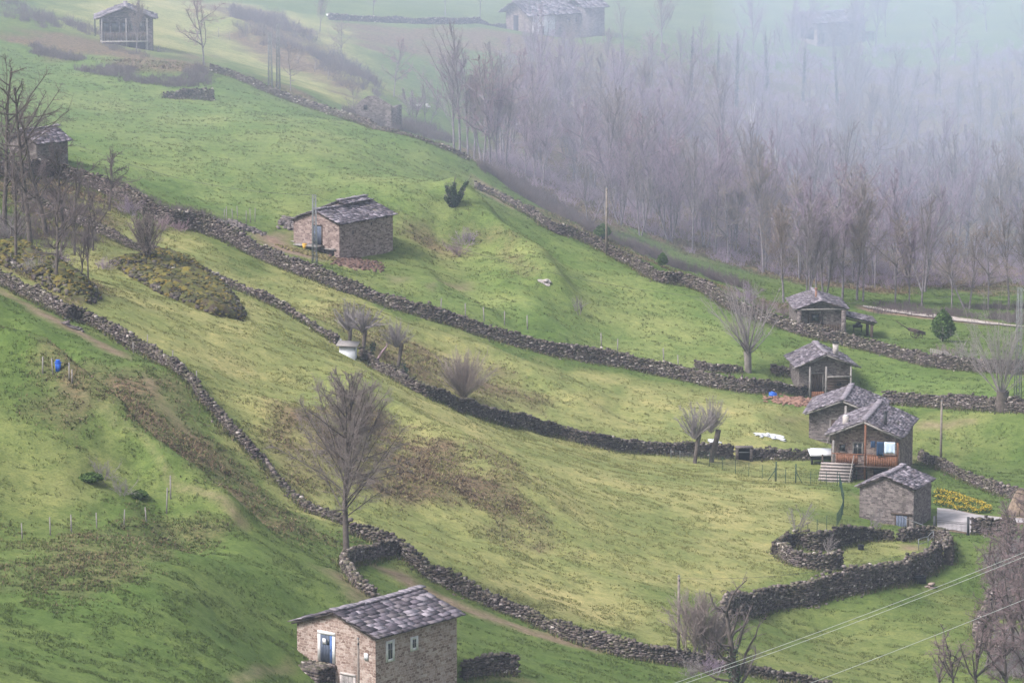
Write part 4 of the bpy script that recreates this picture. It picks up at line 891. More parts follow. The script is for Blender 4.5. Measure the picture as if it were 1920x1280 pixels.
SPREAD = lambda H, dense=1.0: PT(ell=(.60*H, .40*H, .41*H), n=[5,5,4,3], wob=[.06,.20,.24,.24], up=[.01,.05,.01,.01], start=[.24,.15,.08], kids=[22*dense,18*dense,12*dense], ang=[.95,.75,.7], len=[.85,.34,.46], rad=[.10,.026,.0135], angf=lambda f: random.choice((.5,.9,1.2,1.6)), env=lambda f: 1.08 - f, tip=.3, tip0=.25)
def make_tree(name, seed, H, r, P, mats, tl=1, lean=(0, 0), stems=1, ivy=0, pts=None):
    T = Tree(seed)
    if pts: pts(T)
    else:
        for k in range(stems):
            d = Vector((lean[0] + (T.r.gauss(0, .16) if stems > 1 else 0), lean[1] + (T.r.gauss(0, .16) if stems > 1 else 0), 1)).normalized()
            T.grow(O_ + Vector((T.r.gauss(0, .3), T.r.gauss(0, .3), 0)) * (stems > 1), d, H * (T.r.uniform(.75, 1) if stems > 1 else 1), r, 0, P)
    a, b = T.meshes(tl)
    e = empty(name, (0, 0, -500))
    a.build('trunk', mats[0], e, smooth=True)
    if b.v: b.build('crown', mats[1], e)
    if ivy:
        mb = MB(); trunk = [x for x in T.seg if x[4] <= (1 if ivy > 1.5 else 0)]
        L = sum((x[1] - x[0]).length for x in trunk if x[1].z < H * min(ivy, 1)); n = int(L * 90)
        tr = [x for x in trunk if x[1].z < H * min(ivy, 1) and x[2] > .04]; wts = [(x[1]-x[0]).length * (x[2] + .1) for x in tr]
        pk = T.r.choices(tr, wts, k=n); leaf(mb, np.array([tuple(x[0].lerp(x[1], T.r.random())) for x in pk]), np.array([x[2] for x in pk]) + .06, .16)
        mb.build('ivy', M['ivy'], e)
    return e
def leaf(mb, c, rad, size):
    n = len(c); az = rng.uniform(0, 6.283, n); rr = rad + np.abs(rng.normal(0, .10, n))
    p = c + np.c_[np.cos(az) * rr, np.sin(az) * rr, rng.normal(0, .1, n)]
    u = rng.normal(size=(n, 3)); u /= np.linalg.norm(u, axis=1, keepdims=True); w = np.cross(u, rng.normal(size=(n, 3))); w /= np.linalg.norm(w, axis=1, keepdims=True)
    s = (size * rng.uniform(.6, 1.3, n))[:, None] * .5
    v = np.stack([p - u*s - w*s, p + u*s - w*s*.6, p + u*s*.8 + w*s, p - u*s*.7 + w*s], 1).reshape(-1, 3)
    mb.add(v, np.arange(n * 4).reshape(-1, 4))
def place(e, x, y, s=1, rz=0, dz=0, sc3=None):
    e.location = (float(x), float(y), float(zt(x, y)) + dz); e.rotation_euler = (0, 0, rz); e.scale = sc3 or (s, s, s); return e
def put(e, u, v, ymin=230, **k):
    p = ground(u, v, ymin); return place(e, p[0], p[1], **k)
TD = M['twig_dark']
BK, TP, TT, TG, TR = M['bark'], M['twig_purple'], M['twig_tan'], M['twig_grey'], M['twig_red']
# --- single trees one can point at
big = make_tree('bare_tree', 3, 15.2, .30, PT(n=[9,6,4,2], wob=[.02,.055,.12,.16], up=[.0,.006,.01,.0], start=[.26,.16,.05], kids=[72,25,14], ang=[.74,.66,.62], len=[.96,.27,.46], rad=[.062,.018,.0125], ell=(9.5, 5.5, 5.9), angf=lambda f: random.choice((.4,.7,1.0,1.25,1.5,1.7)), tip=.3, tip0=.10), (BK, M['twig_tree']))
put(big, 650, 1052); tag(big, 'tall solitary bare tree with fan-shaped crown beside the hooked stone wall', 'tree')
def pollard(seed, th, tr, nshoot, sl, spread, P2=None, curl=.03):
    def f(T):
        T.grow(Vector((0, 0, -.5)), Vector((.05, 0, 1)).normalized(), th + .5, tr, 0, PT(n=[4], wob=[.06], up=[0], tip0=1.15))
        for k in range(nshoot):
            a = T.r.uniform(0, 6.283); an = T.r.uniform(.06, spread * 1.75)
            d = Vector((math.cos(a) * math.sin(an), math.sin(a) * math.sin(an), math.cos(an)))
            b = Vector((d.x * tr * .8, d.y * tr * .8, th - T.r.uniform(0, .5)))
            T.grow(b, d, sl * T.r.uniform(.6, 1.05), .075 if nshoot < 40 else .04, 1, P2 or PT(n=[0,7,4,3], wob=[0,.10,.16,.2], up=[0,curl,.05,.03], start=[0,.2,.1], kids=[0,12,4], ang=[0,.5,.55], len=[0,.30,.45], rad=[0,.022,.014], tip=.25))
    return f
P1 = make_tree('pollard_tree', 11, 7, .4, None, (M['bark_pale'], TG), tl=0, pts=pollard(11, 2.5, .40, 30, 9.3, .55)); put(P1, 1403, 697); tag(P1, 'pollard with thick pale trunk and long upswept shoots on the green slope', 'tree', 'pollard trees')
P2 = make_tree('pollard_tree', 14, 7, .4, None, (BK, TG), tl=0, pts=pollard(14, 2.3, .62, 40, 11.5, .55)); put(P2, 1877, 770, dz=0); tag(P2, 'squat dark pollard with long shoots standing against the wall at the right', 'tree', 'pollard trees')
P3 = make_tree('pollard_shrub', 21, 5, .3, None, (BK, TT), tl=0, pts=pollard(21, .9, .34, 150, 4.9, .60, PT(n=[0,4,2,2], wob=[0,.05,.1,.15], up=[0,.05,.05,.03], start=[0,.3,.1], kids=[0,9,3], ang=[0,.35,.5], len=[0,.33,.4], rad=[0,.012,.009], tip=.3))); put(P3, 868, 752); tag(P3, 'round pinkish-brown twiggy pollard shrub behind the mossy wall', 'shrub')
for i, (u, v, th, sd, nsh, lab) in enumerate(((1302, 868, 3.1, 31, 26, 'slim left one of the pair of pollards in front of the wall'), (1333, 866, 3.6, 32, 34, 'dark knobbly right one of the pair of pollards before the wall'))):
    t = make_tree('pollard_tree', sd, 5, .2, None, (BK, TG), tl=0, pts=pollard(sd, th, .21 + .05*i, nsh + 8, 3.6, .55)); put(t, u, v); tag(t, lab, 'tree', 'pollard trees')
for i, (u, v, th, sd, nsh, sl, lab) in enumerate(((655, 642, 1.7, 41, 24, 3.2, 'fan-headed small tree growing just above the white shed'), (680, 668, 2.9, 42, 20, 3.0, 'thin dark pollard right of the fan-headed tree by the shed'), (744, 695, 3.0, 43, 34, 2.9, 'knobbly small pollard with pale shoots above the mossy wall'))):
    t = make_tree('pollard_tree', sd, 5, .2, None, (BK, TG), tl=0, pts=pollard(sd, th, .19, nsh + 10, sl, .65)); put(t, u, v); tag(t, lab, 'tree', 'pollard trees')
STUMP = PT(n=[5,3], wob=[.1,.2], up=[0,.1], start=[.4], kids=[6], ang=[.6], len=[.4], rad=[.06], tip=.5, tip0=.5)
for u, v, H_, ln, iv, lab in ((690, 672, 2.3, (.15, 0), .8, 'short ivy-covered stump tree beside the white shed'), (700, 680, 2.8, (.55, 0), 0, 'leaning reddish broken trunk right of the shed'), (760, 700, 1.7, (0, 0), 1, 'dark ivy-covered post-like stump above the mossy wall')):
    t = make_tree('tree_stump', int(u), H_, .17, STUMP, (M['twig_red'] if not iv else BK, BK), tl=1, lean=ln, ivy=iv); put(t, u, v); tag(t, lab, 'tree stump')
t = make_tree('ivy_stump', 55, 4.4, .3, PT(n=[5,4,3], wob=[.05,.12,.2], up=[.0,.10,.05], start=[.08,.2], kids=[16,7], ang=[.8,.6], len=[.55,.35], rad=[.07,.02], env=lambda f: 1.2-f, tip=.4, tip0=.3), (BK, TG), tl=1, ivy=1.8, pts=lambda T: [T.grow(O_, Vector((math.cos(k * 1.1) * a, math.sin(k * 1.1) * a, 1)).normalized(), L, .10, 0, PT(n=[5,4,3], wob=[.12,.25,.2], up=[.01,.05,0], start=[.3,.3], kids=[7,6], ang=[.7,.6], len=[.36,.5], rad=[.035,.015], tip=.2, tip0=.15)) for k, (a, L) in enumerate(((.05,4.9),(.22,4.3),(.4,3.4),(.2,3.9),(.6,2.6),(.3,4.0),(.5,3.0)))]); put(t, 850, 385); tag(t, 'dark ivy-clad stubby tree on the green knoll left of the boundary wall', 'tree')
t = make_tree('bare_tree', 61, 7.6, .13, TALL(8, .8), (BK, TT), tl=1, stems=4); put(t, 276, 497); tag(t, 'small multi-stemmed bare tree growing out of the mossy mound', 'tree')
# bottom right tree with ivy
t = make_tree('ivy_clad_tree', 71, 10.5, .42, PT(n=[6,6,4,3], wob=[.05,.22,.25,.25], up=[.0,.08,.03,.02], start=[.30,.2,.1], kids=[13,9,7], ang=[1.05,.8,.7], len=[.52,.42,.45], rad=[.15,.04,.016], env=lambda f: 1.15 - .55*f, tip=.25, tip0=.3), (BK, TD), ivy=.62); place(t, *at(1376, 1290, 318)[:2], s=.92, dz=-.3); tag(t, 'crooked ivy-clad tree spreading its dark limbs at the bottom edge', 'tree')
for u, v, sd, H_, lab in ((1300, 1240, 75, 6.8, 'clump of slender upright stems right behind the bare pole'), (1330, 1242, 76, 6.0, 'many-stemmed thicket shrub between the bare pole and the ivy-clad tree')):
    t = make_tree('coppice_shrub', sd, H_, .07, TALL(7, .55), (M['bark_pale'], TT), tl=0, stems=9); put(t, u, v); tag(t, lab, 'shrub')
# saplings
sap = ((1495, 1008, 4.8, 'thin young tree tied in the yellow-green field near the pen'), (1340, 420, 0, ''), (1640, 1005, 4.2, 'young grey-stemmed tree growing inside the round pen'), (1090, 590, 3.4, 'thin sapling alone on the bright green slope'), (1555, 1040, 3.0, 'small bare sapling inside the pen beside its back wall'))
for u, v, H_, lab in sap:
    if not H_: continue
    t = make_tree('sapling', int(u), H_, .045, TALL(4, .5), (M['bark_pale'], TG), tl=0, stems=2); put(t, u, v); tag(t, lab, 'sapling')
# left grove
GR = 'bare trees of the grove at the left edge'
grove = ((58, 470, 18, 81, .32, 'S', 'tallest heavy-limbed tree of the left grove, half cut by the picture edge'), (88, 440, 14, 82, .30, 'S', 'thick-trunked tree of the left grove with long sideways limbs'), (104, 540, 9.6, 83, .20, 'S', 'tree with pale crooked branches standing on the left mossy mound'), (140, 478, 10.5, 84, .14, 'T', 'slim dark tree between the grove and the stone mound'), (152, 520, 6.0, 85, .09, 'T', 'thin straight young tree at the end of the left mossy mound'), (165, 525, 6.2, 86, .10, 'T', 'leaning thin tree on the tip of the left mossy mound'), (8, 430, 18, 87, .30, 'S', 'dark tree partly outside the picture at the left edge'), (205, 395, 7.0, 88, .13, 'S', 'small bare tree rising from the brambly wall right of the grove'), (30, 500, 12, 89, .18, 'T', 'slender dark tree left of the heavy-limbed trunk in the grove'), (120, 440, 11, 90, .18, 'S', 'bushy dark tree in the back row of the left grove'), (175, 470, 7.5, 91, .12, 'S', 'lowest twiggy tree at the right side of the left grove'), (45, 400, 13, 92, .2, 'S', 'dark tree right in front of the hidden slab roof'))
for u, v, H_, sd, r_, kd, lab in grove:
    t = make_tree('bare_tree', sd, H_, r_, (SPREAD if kd == 'S' else TALL)(H_, .78 if kd == 'S' else .6), (BK, TD), ivy=0); put(t, u, v); tag(t, lab, 'tree', GR)
# brambly shrubs (own kind), many copies
def bush(seed, H, n, mat, spread=.8, name='shrub'):
    def f(T):
        for k in range(n):
            a = T.r.uniform(0, 6.283); an = abs(T.r.gauss(0, spread)); d = Vector((math.cos(a) * math.sin(an), math.sin(a) * math.sin(an), abs(math.cos(an)) + .05)).normalized()
            b = Vector((T.r.gauss(0, .35 * H * .5), T.r.gauss(0, .35 * H * .5), -.15)); T.grow(b, d, H * T.r.uniform(.5, 1), .022, 0, PT(n=[4,3,2], wob=[.15,.2,.2], up=[.02,.02,0], start=[.2,.1], kids=[9,5], ang=[.6,.6], len=[.4,.45], rad=[.013,.010], tip=.35, tip0=.35))
    T = Tree(seed); f(T); a, _ = T.meshes(9, (4, 3, 3)); return a.build(name, mat, loc=(0, 0, 0))
bushes = [bush(101, 2.2, 26, TP), bush(102, 1.8, 26, TR), bush(103, 2.6, 22, TG)]
bs = [(855,475,1.3,1,'purple twiggy bush in the hollow right of the reddish barn'), (875,455,1.2,0,'upper purple bush in the hollow right of the barn'), (300,430,1.3,1,'brambles growing over the long wall left of the barn'), (240,400,1.3,0,'bramble bush on the long wall below the grove'), (335,432,1.0,1,'low bramble at the bend of the long wall'), (195,505,.8,0,'grey bush at the upper end of the stone mound'), (60,520,1.2,2,'scrubby bush on the left mound under the grove'), (20,450,1.5,2,'dense scrub under the leftmost trees'), (110,500,1.0,0,'scrub between the grove trunks'), (1770,668,1.2,1,'reddish shrub behind the picket fence'), (1805,680,1.5,2,'grey-green rounded bush right of the conifer'), (1660,965,.5,2,'small dark bush below the lowest cabin'), (195,895,.8,2,'pale twiggy bush in the hollow of the left pasture'),(230,925,.7,2,'lower dark bramble in the hollow of the left pasture'), (1365,570,1.3,1,'pink-brown shrub right behind the boundary wall'), (1430,585,1.6,1,'tall pink-brown shrub left of the topmost cabin'), (1400,565,1.5,0,'purple shrub left of the topmost cabin'), (1470,590,1.0,1,'low shrub touching the topmost cabin'), (1905,960,1.0,2,'bush beside the thatched heap'), (1335,1262,1.0,0,'bramble bush at the foot of the ivy-clad tree'), (1300,1268,.8,2,'low twiggy bush left of the ivy-clad tree')]
used = set()
for u, v, s_, k, lab in bs:
    o = bushes[k]
    if k in used: o = o.copy(); COL.objects.link(o)
    used.add(k); o.name = 'shrub'; put(o, u, v, ymin=520 if u > 1340 and v < 600 and u < 1480 else 230, s=s_, rz=random.uniform(0, 6)); tag(o, lab, 'shrub')
# thicket at the right bottom
TG_ = 'dense thicket at the bottom right'
th = [make_tree('thicket_tree', 111 + k, 7.5, .15, SPREAD(7, .78), (BK, M['twig_thicket'])) for k in range(3)]
tl = [(1880,1105,.95,'knotted dark tree at the top of the right thicket'), (1850,1085,.62,'small leaning tree where the thicket begins'), (1915,1080,1.0,'tree of the thicket cut by the right edge, below the gate wall'), (1905,1160,1.0,'pinkish tree in the middle of the right thicket'), (1900,1230,1.1,'bushy purple tree of the thicket near the lower cable'), (1830,1290,.95,'fanned dark-limbed tree low in the thicket'), (1890,1300,1.05,'dense twiggy tree in the bottom right corner'), (1790,1310,.85,'lowest leftmost twiggy tree of the right thicket'), (1925,1250,1.0,'tree in the thicket cut by the right edge near the bottom'), (1870,1190,.8,'twiggy small tree over the collapsed pale wall'), (1935,1020,.9,'reddish twiggy tree beside the mossy retaining wall'), (1895,1035,.7,'small reddish tree right of the gate'), (1862,1150,.75,'spindly thicket tree just right of the open green field'), (1878,1068,.7,'low thicket tree below the mossy retaining wall'), (1915,1200,.9,'thicket tree directly above the end of the single cable'), (1850,1250,.85,'twiggy tree above the fanned dark-limbed thicket tree'), (1920,1300,1.0,'thicket tree filling the extreme bottom right corner'), (1760,1330,.6,'small twiggy top poking up at the bottom edge left of the thicket'), (1930,1130,.95,'twiggy tree at the right edge above the lower cable')]
for i, (u, v, s_, lab) in enumerate(tl):
    t = th[i] if i < 3 else copy_tree(th[i % 3])
    if v < 1275: put(t, u, v, s=s_, rz=i * 1.7)
    else: place(t, *at(u, v, 345)[:2], s=s_, rz=i * 1.7)
    tag(t, lab, 'tree', TG_)
# conifer
def conifer(seed, H, w, name):
    e = empty(name, (0, 0, 0)); mb = MB(); mb.tube((0, 0, -.4), (0, 0, H * .9), .13, .03); mb.build('trunk', BK, e)
    r = np.random.default_rng(seed); n = 5200; t = r.random(n) ** .8; a = r.uniform(0, 6.283, n)
    prof = np.sin(np.clip(t * 1.02 + .02, 0, 1) ** .75 * np.pi) ** .7 * w * (1 + .25 * np.sin(a * 5 + t * 9)); rr = prof * np.sqrt(r.uniform(.45, 1, n))
    mb = MB(); leaf(mb, np.c_[np.cos(a) * rr, np.sin(a) * rr, .45 + t * (H - .45)], np.zeros(n), .22); mb.build('crown', M['conifer'], e); return e
t = conifer(5, 3.9, 1.25, 'conifer_tree'); put(t, 1768, 640); tag(t, 'small round-topped green conifer on the lawn right of the cart', 'tree')
t = conifer(16, 1.7, 1.3, 'evergreen_shrub'); put(t, 172, 905); t.scale = (.6, .6, .45); t.children[1].data.materials[0] = M['ivy']; tag(t, 'dark green thorny bush in the hollow of the left pasture', 'shrub')
t = conifer(17, 1.4, 1.0, 'evergreen_shrub'); put(t, 262, 935); t.scale = (.55, .55, .45); t.children[1].data.materials[0] = M['ivy']; tag(t, 'dark green bush low in the left hollow beside the grey posts', 'shrub')
t = conifer(6, 2.0, .6, 'evergreen_shrub'); put(t, 1548, 606, ymin=505); tag(t, 'small dark evergreen shrub in front of the topmost cabin', 'shrub')
for u, v, h_, w_, lab in ((1130,447,1.7,.9,'dark green holly-like bush beside the wooden pole at the wood edge'), (1242,520,1.6,.45,'narrow dark evergreen behind the boundary wall')):
    t = conifer(int(u), h_, w_, 'evergreen_shrub'); put(t, u, v, ymin=545); tag(t, lab, 'shrub'); t.children[1].data.materials[0] = M['ivy']

# --- the wood on the far slope
FW = 'bare trees of the misty wood'
kinds = []
for k in range(8):
    H_ = (16, 17, 15, 18, 14, 16, 15, 17)[k]
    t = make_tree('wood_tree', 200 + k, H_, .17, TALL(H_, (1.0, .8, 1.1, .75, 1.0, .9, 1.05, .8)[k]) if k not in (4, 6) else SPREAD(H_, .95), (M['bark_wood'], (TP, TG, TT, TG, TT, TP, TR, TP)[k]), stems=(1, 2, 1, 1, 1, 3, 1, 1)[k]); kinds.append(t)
pale = make_tree('birch_tree', 230, 13, .10, TALL(13, .45), (M['plaster'], TT)); ivyt = make_tree('ivy_clad_tree', 231, 15, .22, TALL(15, .6), (BK, TP), ivy=.85)
def wreg(P, ym): return np.array([ground(u, v, ym)[:2] for u, v in P])
WOOD = wreg([(880,300),(960,250),(940,180),(1010,140),(1250,125),(1480,105),(1640,90),(1935,60),(1960,575),(1630,570),(1480,560),(1380,530),(1250,490),(1120,430),(1000,370)], 585)
lo, hi = WOOD.min(0), WOOD.max(0); pts = []
r_ = np.random.default_rng(77)
front = wreg([(1470,572),(1560,574),(1640,572),(1720,578),(1800,585),(1880,590),(1960,596)], 545)
for P in resample(front, 2.7): pts.append((P[0] + r_.normal(0, .6), P[1] + 6 + r_.normal(0, 1.5)))
tries = 0
while len(pts) < 285 and tries < 60000:
    tries += 1; x, y = r_.uniform(lo[0], hi[0]), r_.uniform(lo[1], hi[1])
    if not inpoly(np.array([x]), np.array([y]), WOOD)[0][0]: continue
    md = 4.6 if y < 660 else (6.0 if y < 740 else 8.0)
    if min((x - a) ** 2 + (y - b) ** 2 for a, b in pts) < md * md: continue
    # glades of grass in the wood
    if fbm(x / 38, y / 60, 55) > .61: continue
    pts.append((x, y))
print('wood trees', len(pts), tries)
first = {}
for i, (x, y) in enumerate(pts):
    k = int(r_.integers(0, 8)); src = kinds[k]
    t = src if k not in first else copy_tree(src); first[k] = 1
    s_ = (r_.uniform(.68, 1.1) if y < 700 else r_.uniform(.5, .88)) * ((.78 + .42 * fbm(x / 18, y / 25, 66)) if y > 600 else 1.05)
    place(t, x, y, rz=r_.uniform(0, 6.28), sc3=(s_ * r_.uniform(.85, 1.1), s_ * r_.uniform(.85, 1.1), s_))
    tag(t, ['tall straight bare tree in the misty purple wood', 'bare tree with two or more stems in the misty wood', 'broad-crowned bare tree in the misty wood'][2 if k in (4, 6) else 1 if k in (1, 5) else 0], 'tree', ['slender bare trees of the misty wood', 'multi-stemmed bare trees of the misty wood', 'broad bare trees of the misty wood'][2 if k in (4, 6) else 1 if k in (1, 5) else 0])
for k in range(8):
    if k not in first:
        for c in kinds[k].children: bpy.data.objects.remove(c)
        bpy.data.objects.remove(kinds[k])
for i, (u, v, s_) in enumerate(((1405,300,.85),(1445,400,.8),(1475,330,.6))):
    t = pale if i == 0 else copy_tree(pale); put(t, u, v, ymin=585, s=s_, rz=i); tag(t, 'slender white-stemmed birch in the misty wood', 'tree', 'white-stemmed birches of the misty wood')
for i, (u, v, s_) in enumerate(((1295,170,.8),(1345,165,.7),(1440,175,.85),(1505,190,.8),(1380,200,.9),(1570,195,.7))):
    t = ivyt if i == 0 else copy_tree(ivyt); put(t, u, v, ymin=620, s=s_, rz=i * 2.1); tag(t, 'green ivy-clad tree in the upper misty wood below the long house', 'tree', 'ivy-clad trees below the misty long house')
t = conifer(9, 7.5, 1.3, 'conifer_tree'); put(t, 1597, 296, ymin=620); tag(t, 'single narrow green conifer standing in the misty wood', 'tree')
# tall first row behind the green crest
CR = 'tall bare trees along the crest at the left end of the wood'
row = [(851,282,1.0),(862,290,1.1),(877,296,.95),(889,300,.9),(905,305,1.0),(918,312,1.1),(931,318,.85),(948,322,.8),(985,345,.7),(1003,352,.72),(1018,360,.68),(1150,350,.85),(1105,425,.62),(1270,430,.9),(1245,440,.95),(940,300,1.0),(1075,340,.9),(1200,400,.9)]
labs = ['twin-like tall bare tree at the left end of the crest row', 'tallest tree at the left end of the crest row']
for i, (u, v, s_) in enumerate(row):
    t = copy_tree(kinds[(0, 3, 7, 2, 1, 6, 0, 3)[i % 8]]) ; put(t, u, v, ymin=578, s=s_, rz=i * 1.3); tag(t, 'tall bare tree in the row where the green crest meets the wood', 'tree', CR)
# misty trees upper left / top
up = [(382,125,.78,6,'broad bare tree in front of the misty glazed cabin'), (738,182,.62,6,'bare tree with fan crown on the sunlit misty pasture'), (545,170,.5,4,'bare tree behind the misty lattice pylon'), (640,120,.5,4,'misty bare tree on the dark hedge bank'), (600,60,.5,2,'faint bare tree at the top of the hedge bank'), (665,225,.35,4,'small bare tree behind the roofless ruin'), (775,235,.4,5,'bare tree between the ruin and the crest row'), (800,240,.45,1,'slim bare tree just left of the crest row'), (835,30,.6,0,'thin bare tree behind the long misty wall'), (900,35,.6,7,'thin bare tree left of the big misty farmhouse'), (1240,100,.9,2,'tall bare tree right of the big misty farmhouse'), (1170,110,.6,3,'slender bare tree under the big misty farmhouse'), (256,100,.55,2,'thin bare tree against the glazed cabin front'), (700,30,.4,0,'small thin bare tree at the left end of the long misty wall'), (1660,70,.7,0,'misty tree right of the long house'), (1790,120,1.0,4,'broad faint tree in the bluest mist'), (1850,60,.9,6,'broad faint tree at the top right in the mist')]
for i, (u, v, s_, k, lab) in enumerate(up):
    t = copy_tree(kinds[k]); put(t, u, v, ymin=600, s=s_, rz=i * 2.3); tag(t, lab, 'tree')
# undergrowth of the wood: uncountable, one object
def brush(regs, n, H, name, mat, label, seed, twigs=14):
    r = np.random.default_rng(seed); P = []
    for reg, w in regs:
        lo, hi = reg.min(0), reg.max(0); k = 0; m = int(n * w)
        while k < m:
            x = r.uniform(lo[0], hi[0], m * 3); y = r.uniform(lo[1], hi[1], m * 3); c = inpoly(x, y, reg)[0] & (fbm(x / 7, y / 7, seed) > .42)
            x, y = x[c][:m - k], y[c][:m - k]; P.append(np.c_[x, y]); k += len(x)
            if len(x) == 0: break
    P = np.concatenate(P); N_ = len(P); b = np.repeat(P, twigs, 0) + r.normal(0, .35, (N_ * twigs, 2)); z = zt(b[:, 0], b[:, 1])
    hh = np.repeat(r.uniform(.5, 1.2, N_), twigs) * H; az = r.uniform(0, 6.283, len(b)); le = np.abs(r.normal(0, .6, len(b)))
    A = np.c_[b, z - .05]; d = np.c_[np.cos(az) * np.sin(le), np.sin(az) * np.sin(le), np.cos(le)]; L = (hh * r.uniform(.5, 1, len(b)))[:, None]
    B = A + d * L * .55; az2 = az + r.normal(0, .9, len(b)); d2 = np.c_[np.cos(az2) * np.sin(le + .3), np.sin(az2) * np.sin(le + .3), np.cos(le + .3)]; Cc = B + d2 * L * .5
    mb = MB(); w1 = np.full(len(b), .022)
    v, f = tubes(A, B, w1, w1 * .7, 3); mb.add(v, f); v, f = tubes(B, Cc, w1 * .7, w1 * .4, 3); mb.add(v, f)
    for k in range(2):
        t0 = r.uniform(.2, 1, len(b))[:, None]; S0 = A + (B - A) * t0; az3 = r.uniform(0, 6.283, len(b)); E = S0 + np.c_[np.cos(az3) * .5, np.sin(az3) * .5, r.uniform(.2, .8, len(b))] * L * .45
        v, f = tubes(S0, E, w1 * .6, w1 * .35, 3); mb.add(v, f)
    o = mb.build(name, mat); tag(o, label, 'undergrowth', kind='stuff'); return o
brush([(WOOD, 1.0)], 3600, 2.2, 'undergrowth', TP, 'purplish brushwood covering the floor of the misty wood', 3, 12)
edge1 = wreg([(900,320),(980,370),(1100,435),(1180,480),(1260,515),(1400,560),(1480,590),(1480,560),(1400,535),(1260,490),(1120,425),(1000,355),(930,310)], 556)
brush([(edge1, 1)], 700, 1.7, 'bramble_strip', TD, 'reddish brambles between the boundary wall and the wood', 4, 14)
strip2 = wreg([(60,100),(200,150),(330,165),(392,160),(392,130),(300,135),(180,115),(60,85)], 585)
brush([(strip2, 1)], 330, 1.3, 'bramble_bank', TD, 'purple-brown bramble bank edging the top of the upper meadow', 5, 14)
strip3 = wreg([(640,228),(760,258),(860,290),(930,320),(900,290),(800,235),(700,215),(640,205)], 596)
brush([(strip3, 1)], 220, 1.8, 'bramble_thicket', TD, 'brambles behind the crest around the roofless ruin', 6, 14)
hed = wreg([(440,70),(560,110),(660,175),(720,190),(690,140),(600,80),(520,30),(430,20)], 620)
brush([(hed, 1)], 420, 2.2, 'hedge_bank', TD, 'dark hedge bank running down through the mist left of the ruin', 7, 12)
hd2 = wreg([(0,30),(150,75),(280,110),(300,95),(160,50),(30,0),(0,0)], 600)
brush([(hd2, 1)], 200, 1.6, 'hedge_strip', TD, 'dark hedge strip beside the glazed misty cabin', 8, 12)
rd = wreg([(1640,590),(1720,600),(1780,610),(1860,600),(1920,610),(1930,570),(1640,570)], 545)
brush([(rd, 1)], 260, 1.0, 'roadside_brambles', TD, 'dark low brambles along the pale track under the wood', 9, 14)
br1 = wreg([(205,352),(260,385),(320,412),(400,425),(425,418),(380,402),(300,380),(230,345)], 230)
brush([(br1, 1)], 110, 1.2, 'wall_brambles', TD, 'purplish brambles growing over the long wall left of the barn', 21, 14)
grv = wreg([(-30,360),(110,350),(200,400),(180,470),(90,500),(-30,440)], 230)
brush([(grv, 1)], 260, 1.3, 'grove_scrub', TD, 'purple scrub on the ground under the left grove', 10, 14)
rb_ = np.array([ground(u, v)[:2] for u, v in [(1850,1040),(1925,1010),(1925,1270),(1850,1270),(1880,1180),(1860,1110)]])
brush([(rb_, 1)], 260, 1.6, 'thicket_undergrowth', TG, 'twiggy undergrowth filling the bottom right thicket', 12, 14)
# ---------------------------------------------------------------- poles, cables, posts, fences, small things
def pole(u, v, H, r, mat, name, label, ymin=230, Y=None, lean=0, cap=True):
    p = ground(u, v, ymin) if Y is None else np.r_[at(u, v, Y)[:2], 0]
    if Y is not None: p[2] = float(zt(p[0], p[1]))
    e = empty(name, tuple(p)); mb = MB(); mb.tube((0, 0, -.8), (lean, 0, H), r, r * .72, 8); mb.build('pole', mat, e)
    if cap:
        mb = MB(); mb.tube((lean, 0, H), (lean, 0, H + .08), r * .8, r * .5, 8); mb.build('pole_cap', M['metal'], e)
        mb = MB(); mb.tube((lean, -r * .6, H - .35), (lean + .02, -r - .22, H - .35), .035, .035, 6); mb.tube((lean + .02, -r - .2, H - .35), (lean + .02, -r - .2, H - .2), .06, .05, 6); mb.build('insulator', M['metal_dark'], e)
    tag(e, label, 'pole', 'utility poles'); return np.array([p[0] + lean, p[1], p[2] + H - .2])
tA = pole(1272, 1228, 6.6, .14, M['pole_wood'], 'utility_pole', 'bare brown wooden pole at the end of the long wall')
tB = pole(672, 1310, 6.2, .12, M['pole_wood'], 'utility_pole', 'grey pole in front of the nearest stone house', Y=297)
tC = pole(1764, 858, 6.3, .15, M['pole_wood'], 'utility_pole', 'grey pole on the green field behind the balcony cabin')
tD = pole(1137, 476, 8.4, .16, M['pole_wood'], 'utility_pole', 'tall grey pole standing at the edge of the purple wood')
def pylon(u, v, H, w, label, mat, ymin=230):
    p = ground(u, v, ymin); e = empty('lattice_pylon', tuple(p), .3); leg = []
    for sx, sy in ((-1,-1),(1,-1),(1,1),(-1,1)):
        mb = MB(); mb.tube((sx*w, sy*w, -.5), (sx*w*.6, sy*w*.6, H), .05, .04, 4); mb.build('leg', mat, e)
    mb = MB(); n = int(H / .75)
    for i in range(n):
        a, b = i / n, (i + 1) / n; wa, wb = w * (1 - .4*a), w * (1 - .4*b)
        for (x0, y0), (x1, y1) in (((-1,-1),(1,-1)),((1,-1),(1,1)),((1,1),(-1,1)),((-1,1),(-1,-1))):
            mb.tube((x0*wa, y0*wa, a*H), (x1*wb, y1*wb, b*H), .022, .022, 4); mb.tube((x0*wb, y0*wb, b*H), (x1*wb, y1*wb, b*H), .022, .022, 4)
    mb.build('lattice', mat, e); tag(e, label, 'pylon', 'lattice pylons'); return np.array([p[0], p[1], p[2] + H])
pB = pylon(590, 497, 8.2, .27, 'grey lattice pylon in front of the reddish barn', M['metal'])
pR = pylon(1908, 752, 13, .32, 'lattice pylon at the right edge behind the pollard', M['metal'])
pT = pylon(507, 175, 8.5, .28, 'left one of the two pale poles in the upper mist', M['metal'], 596)
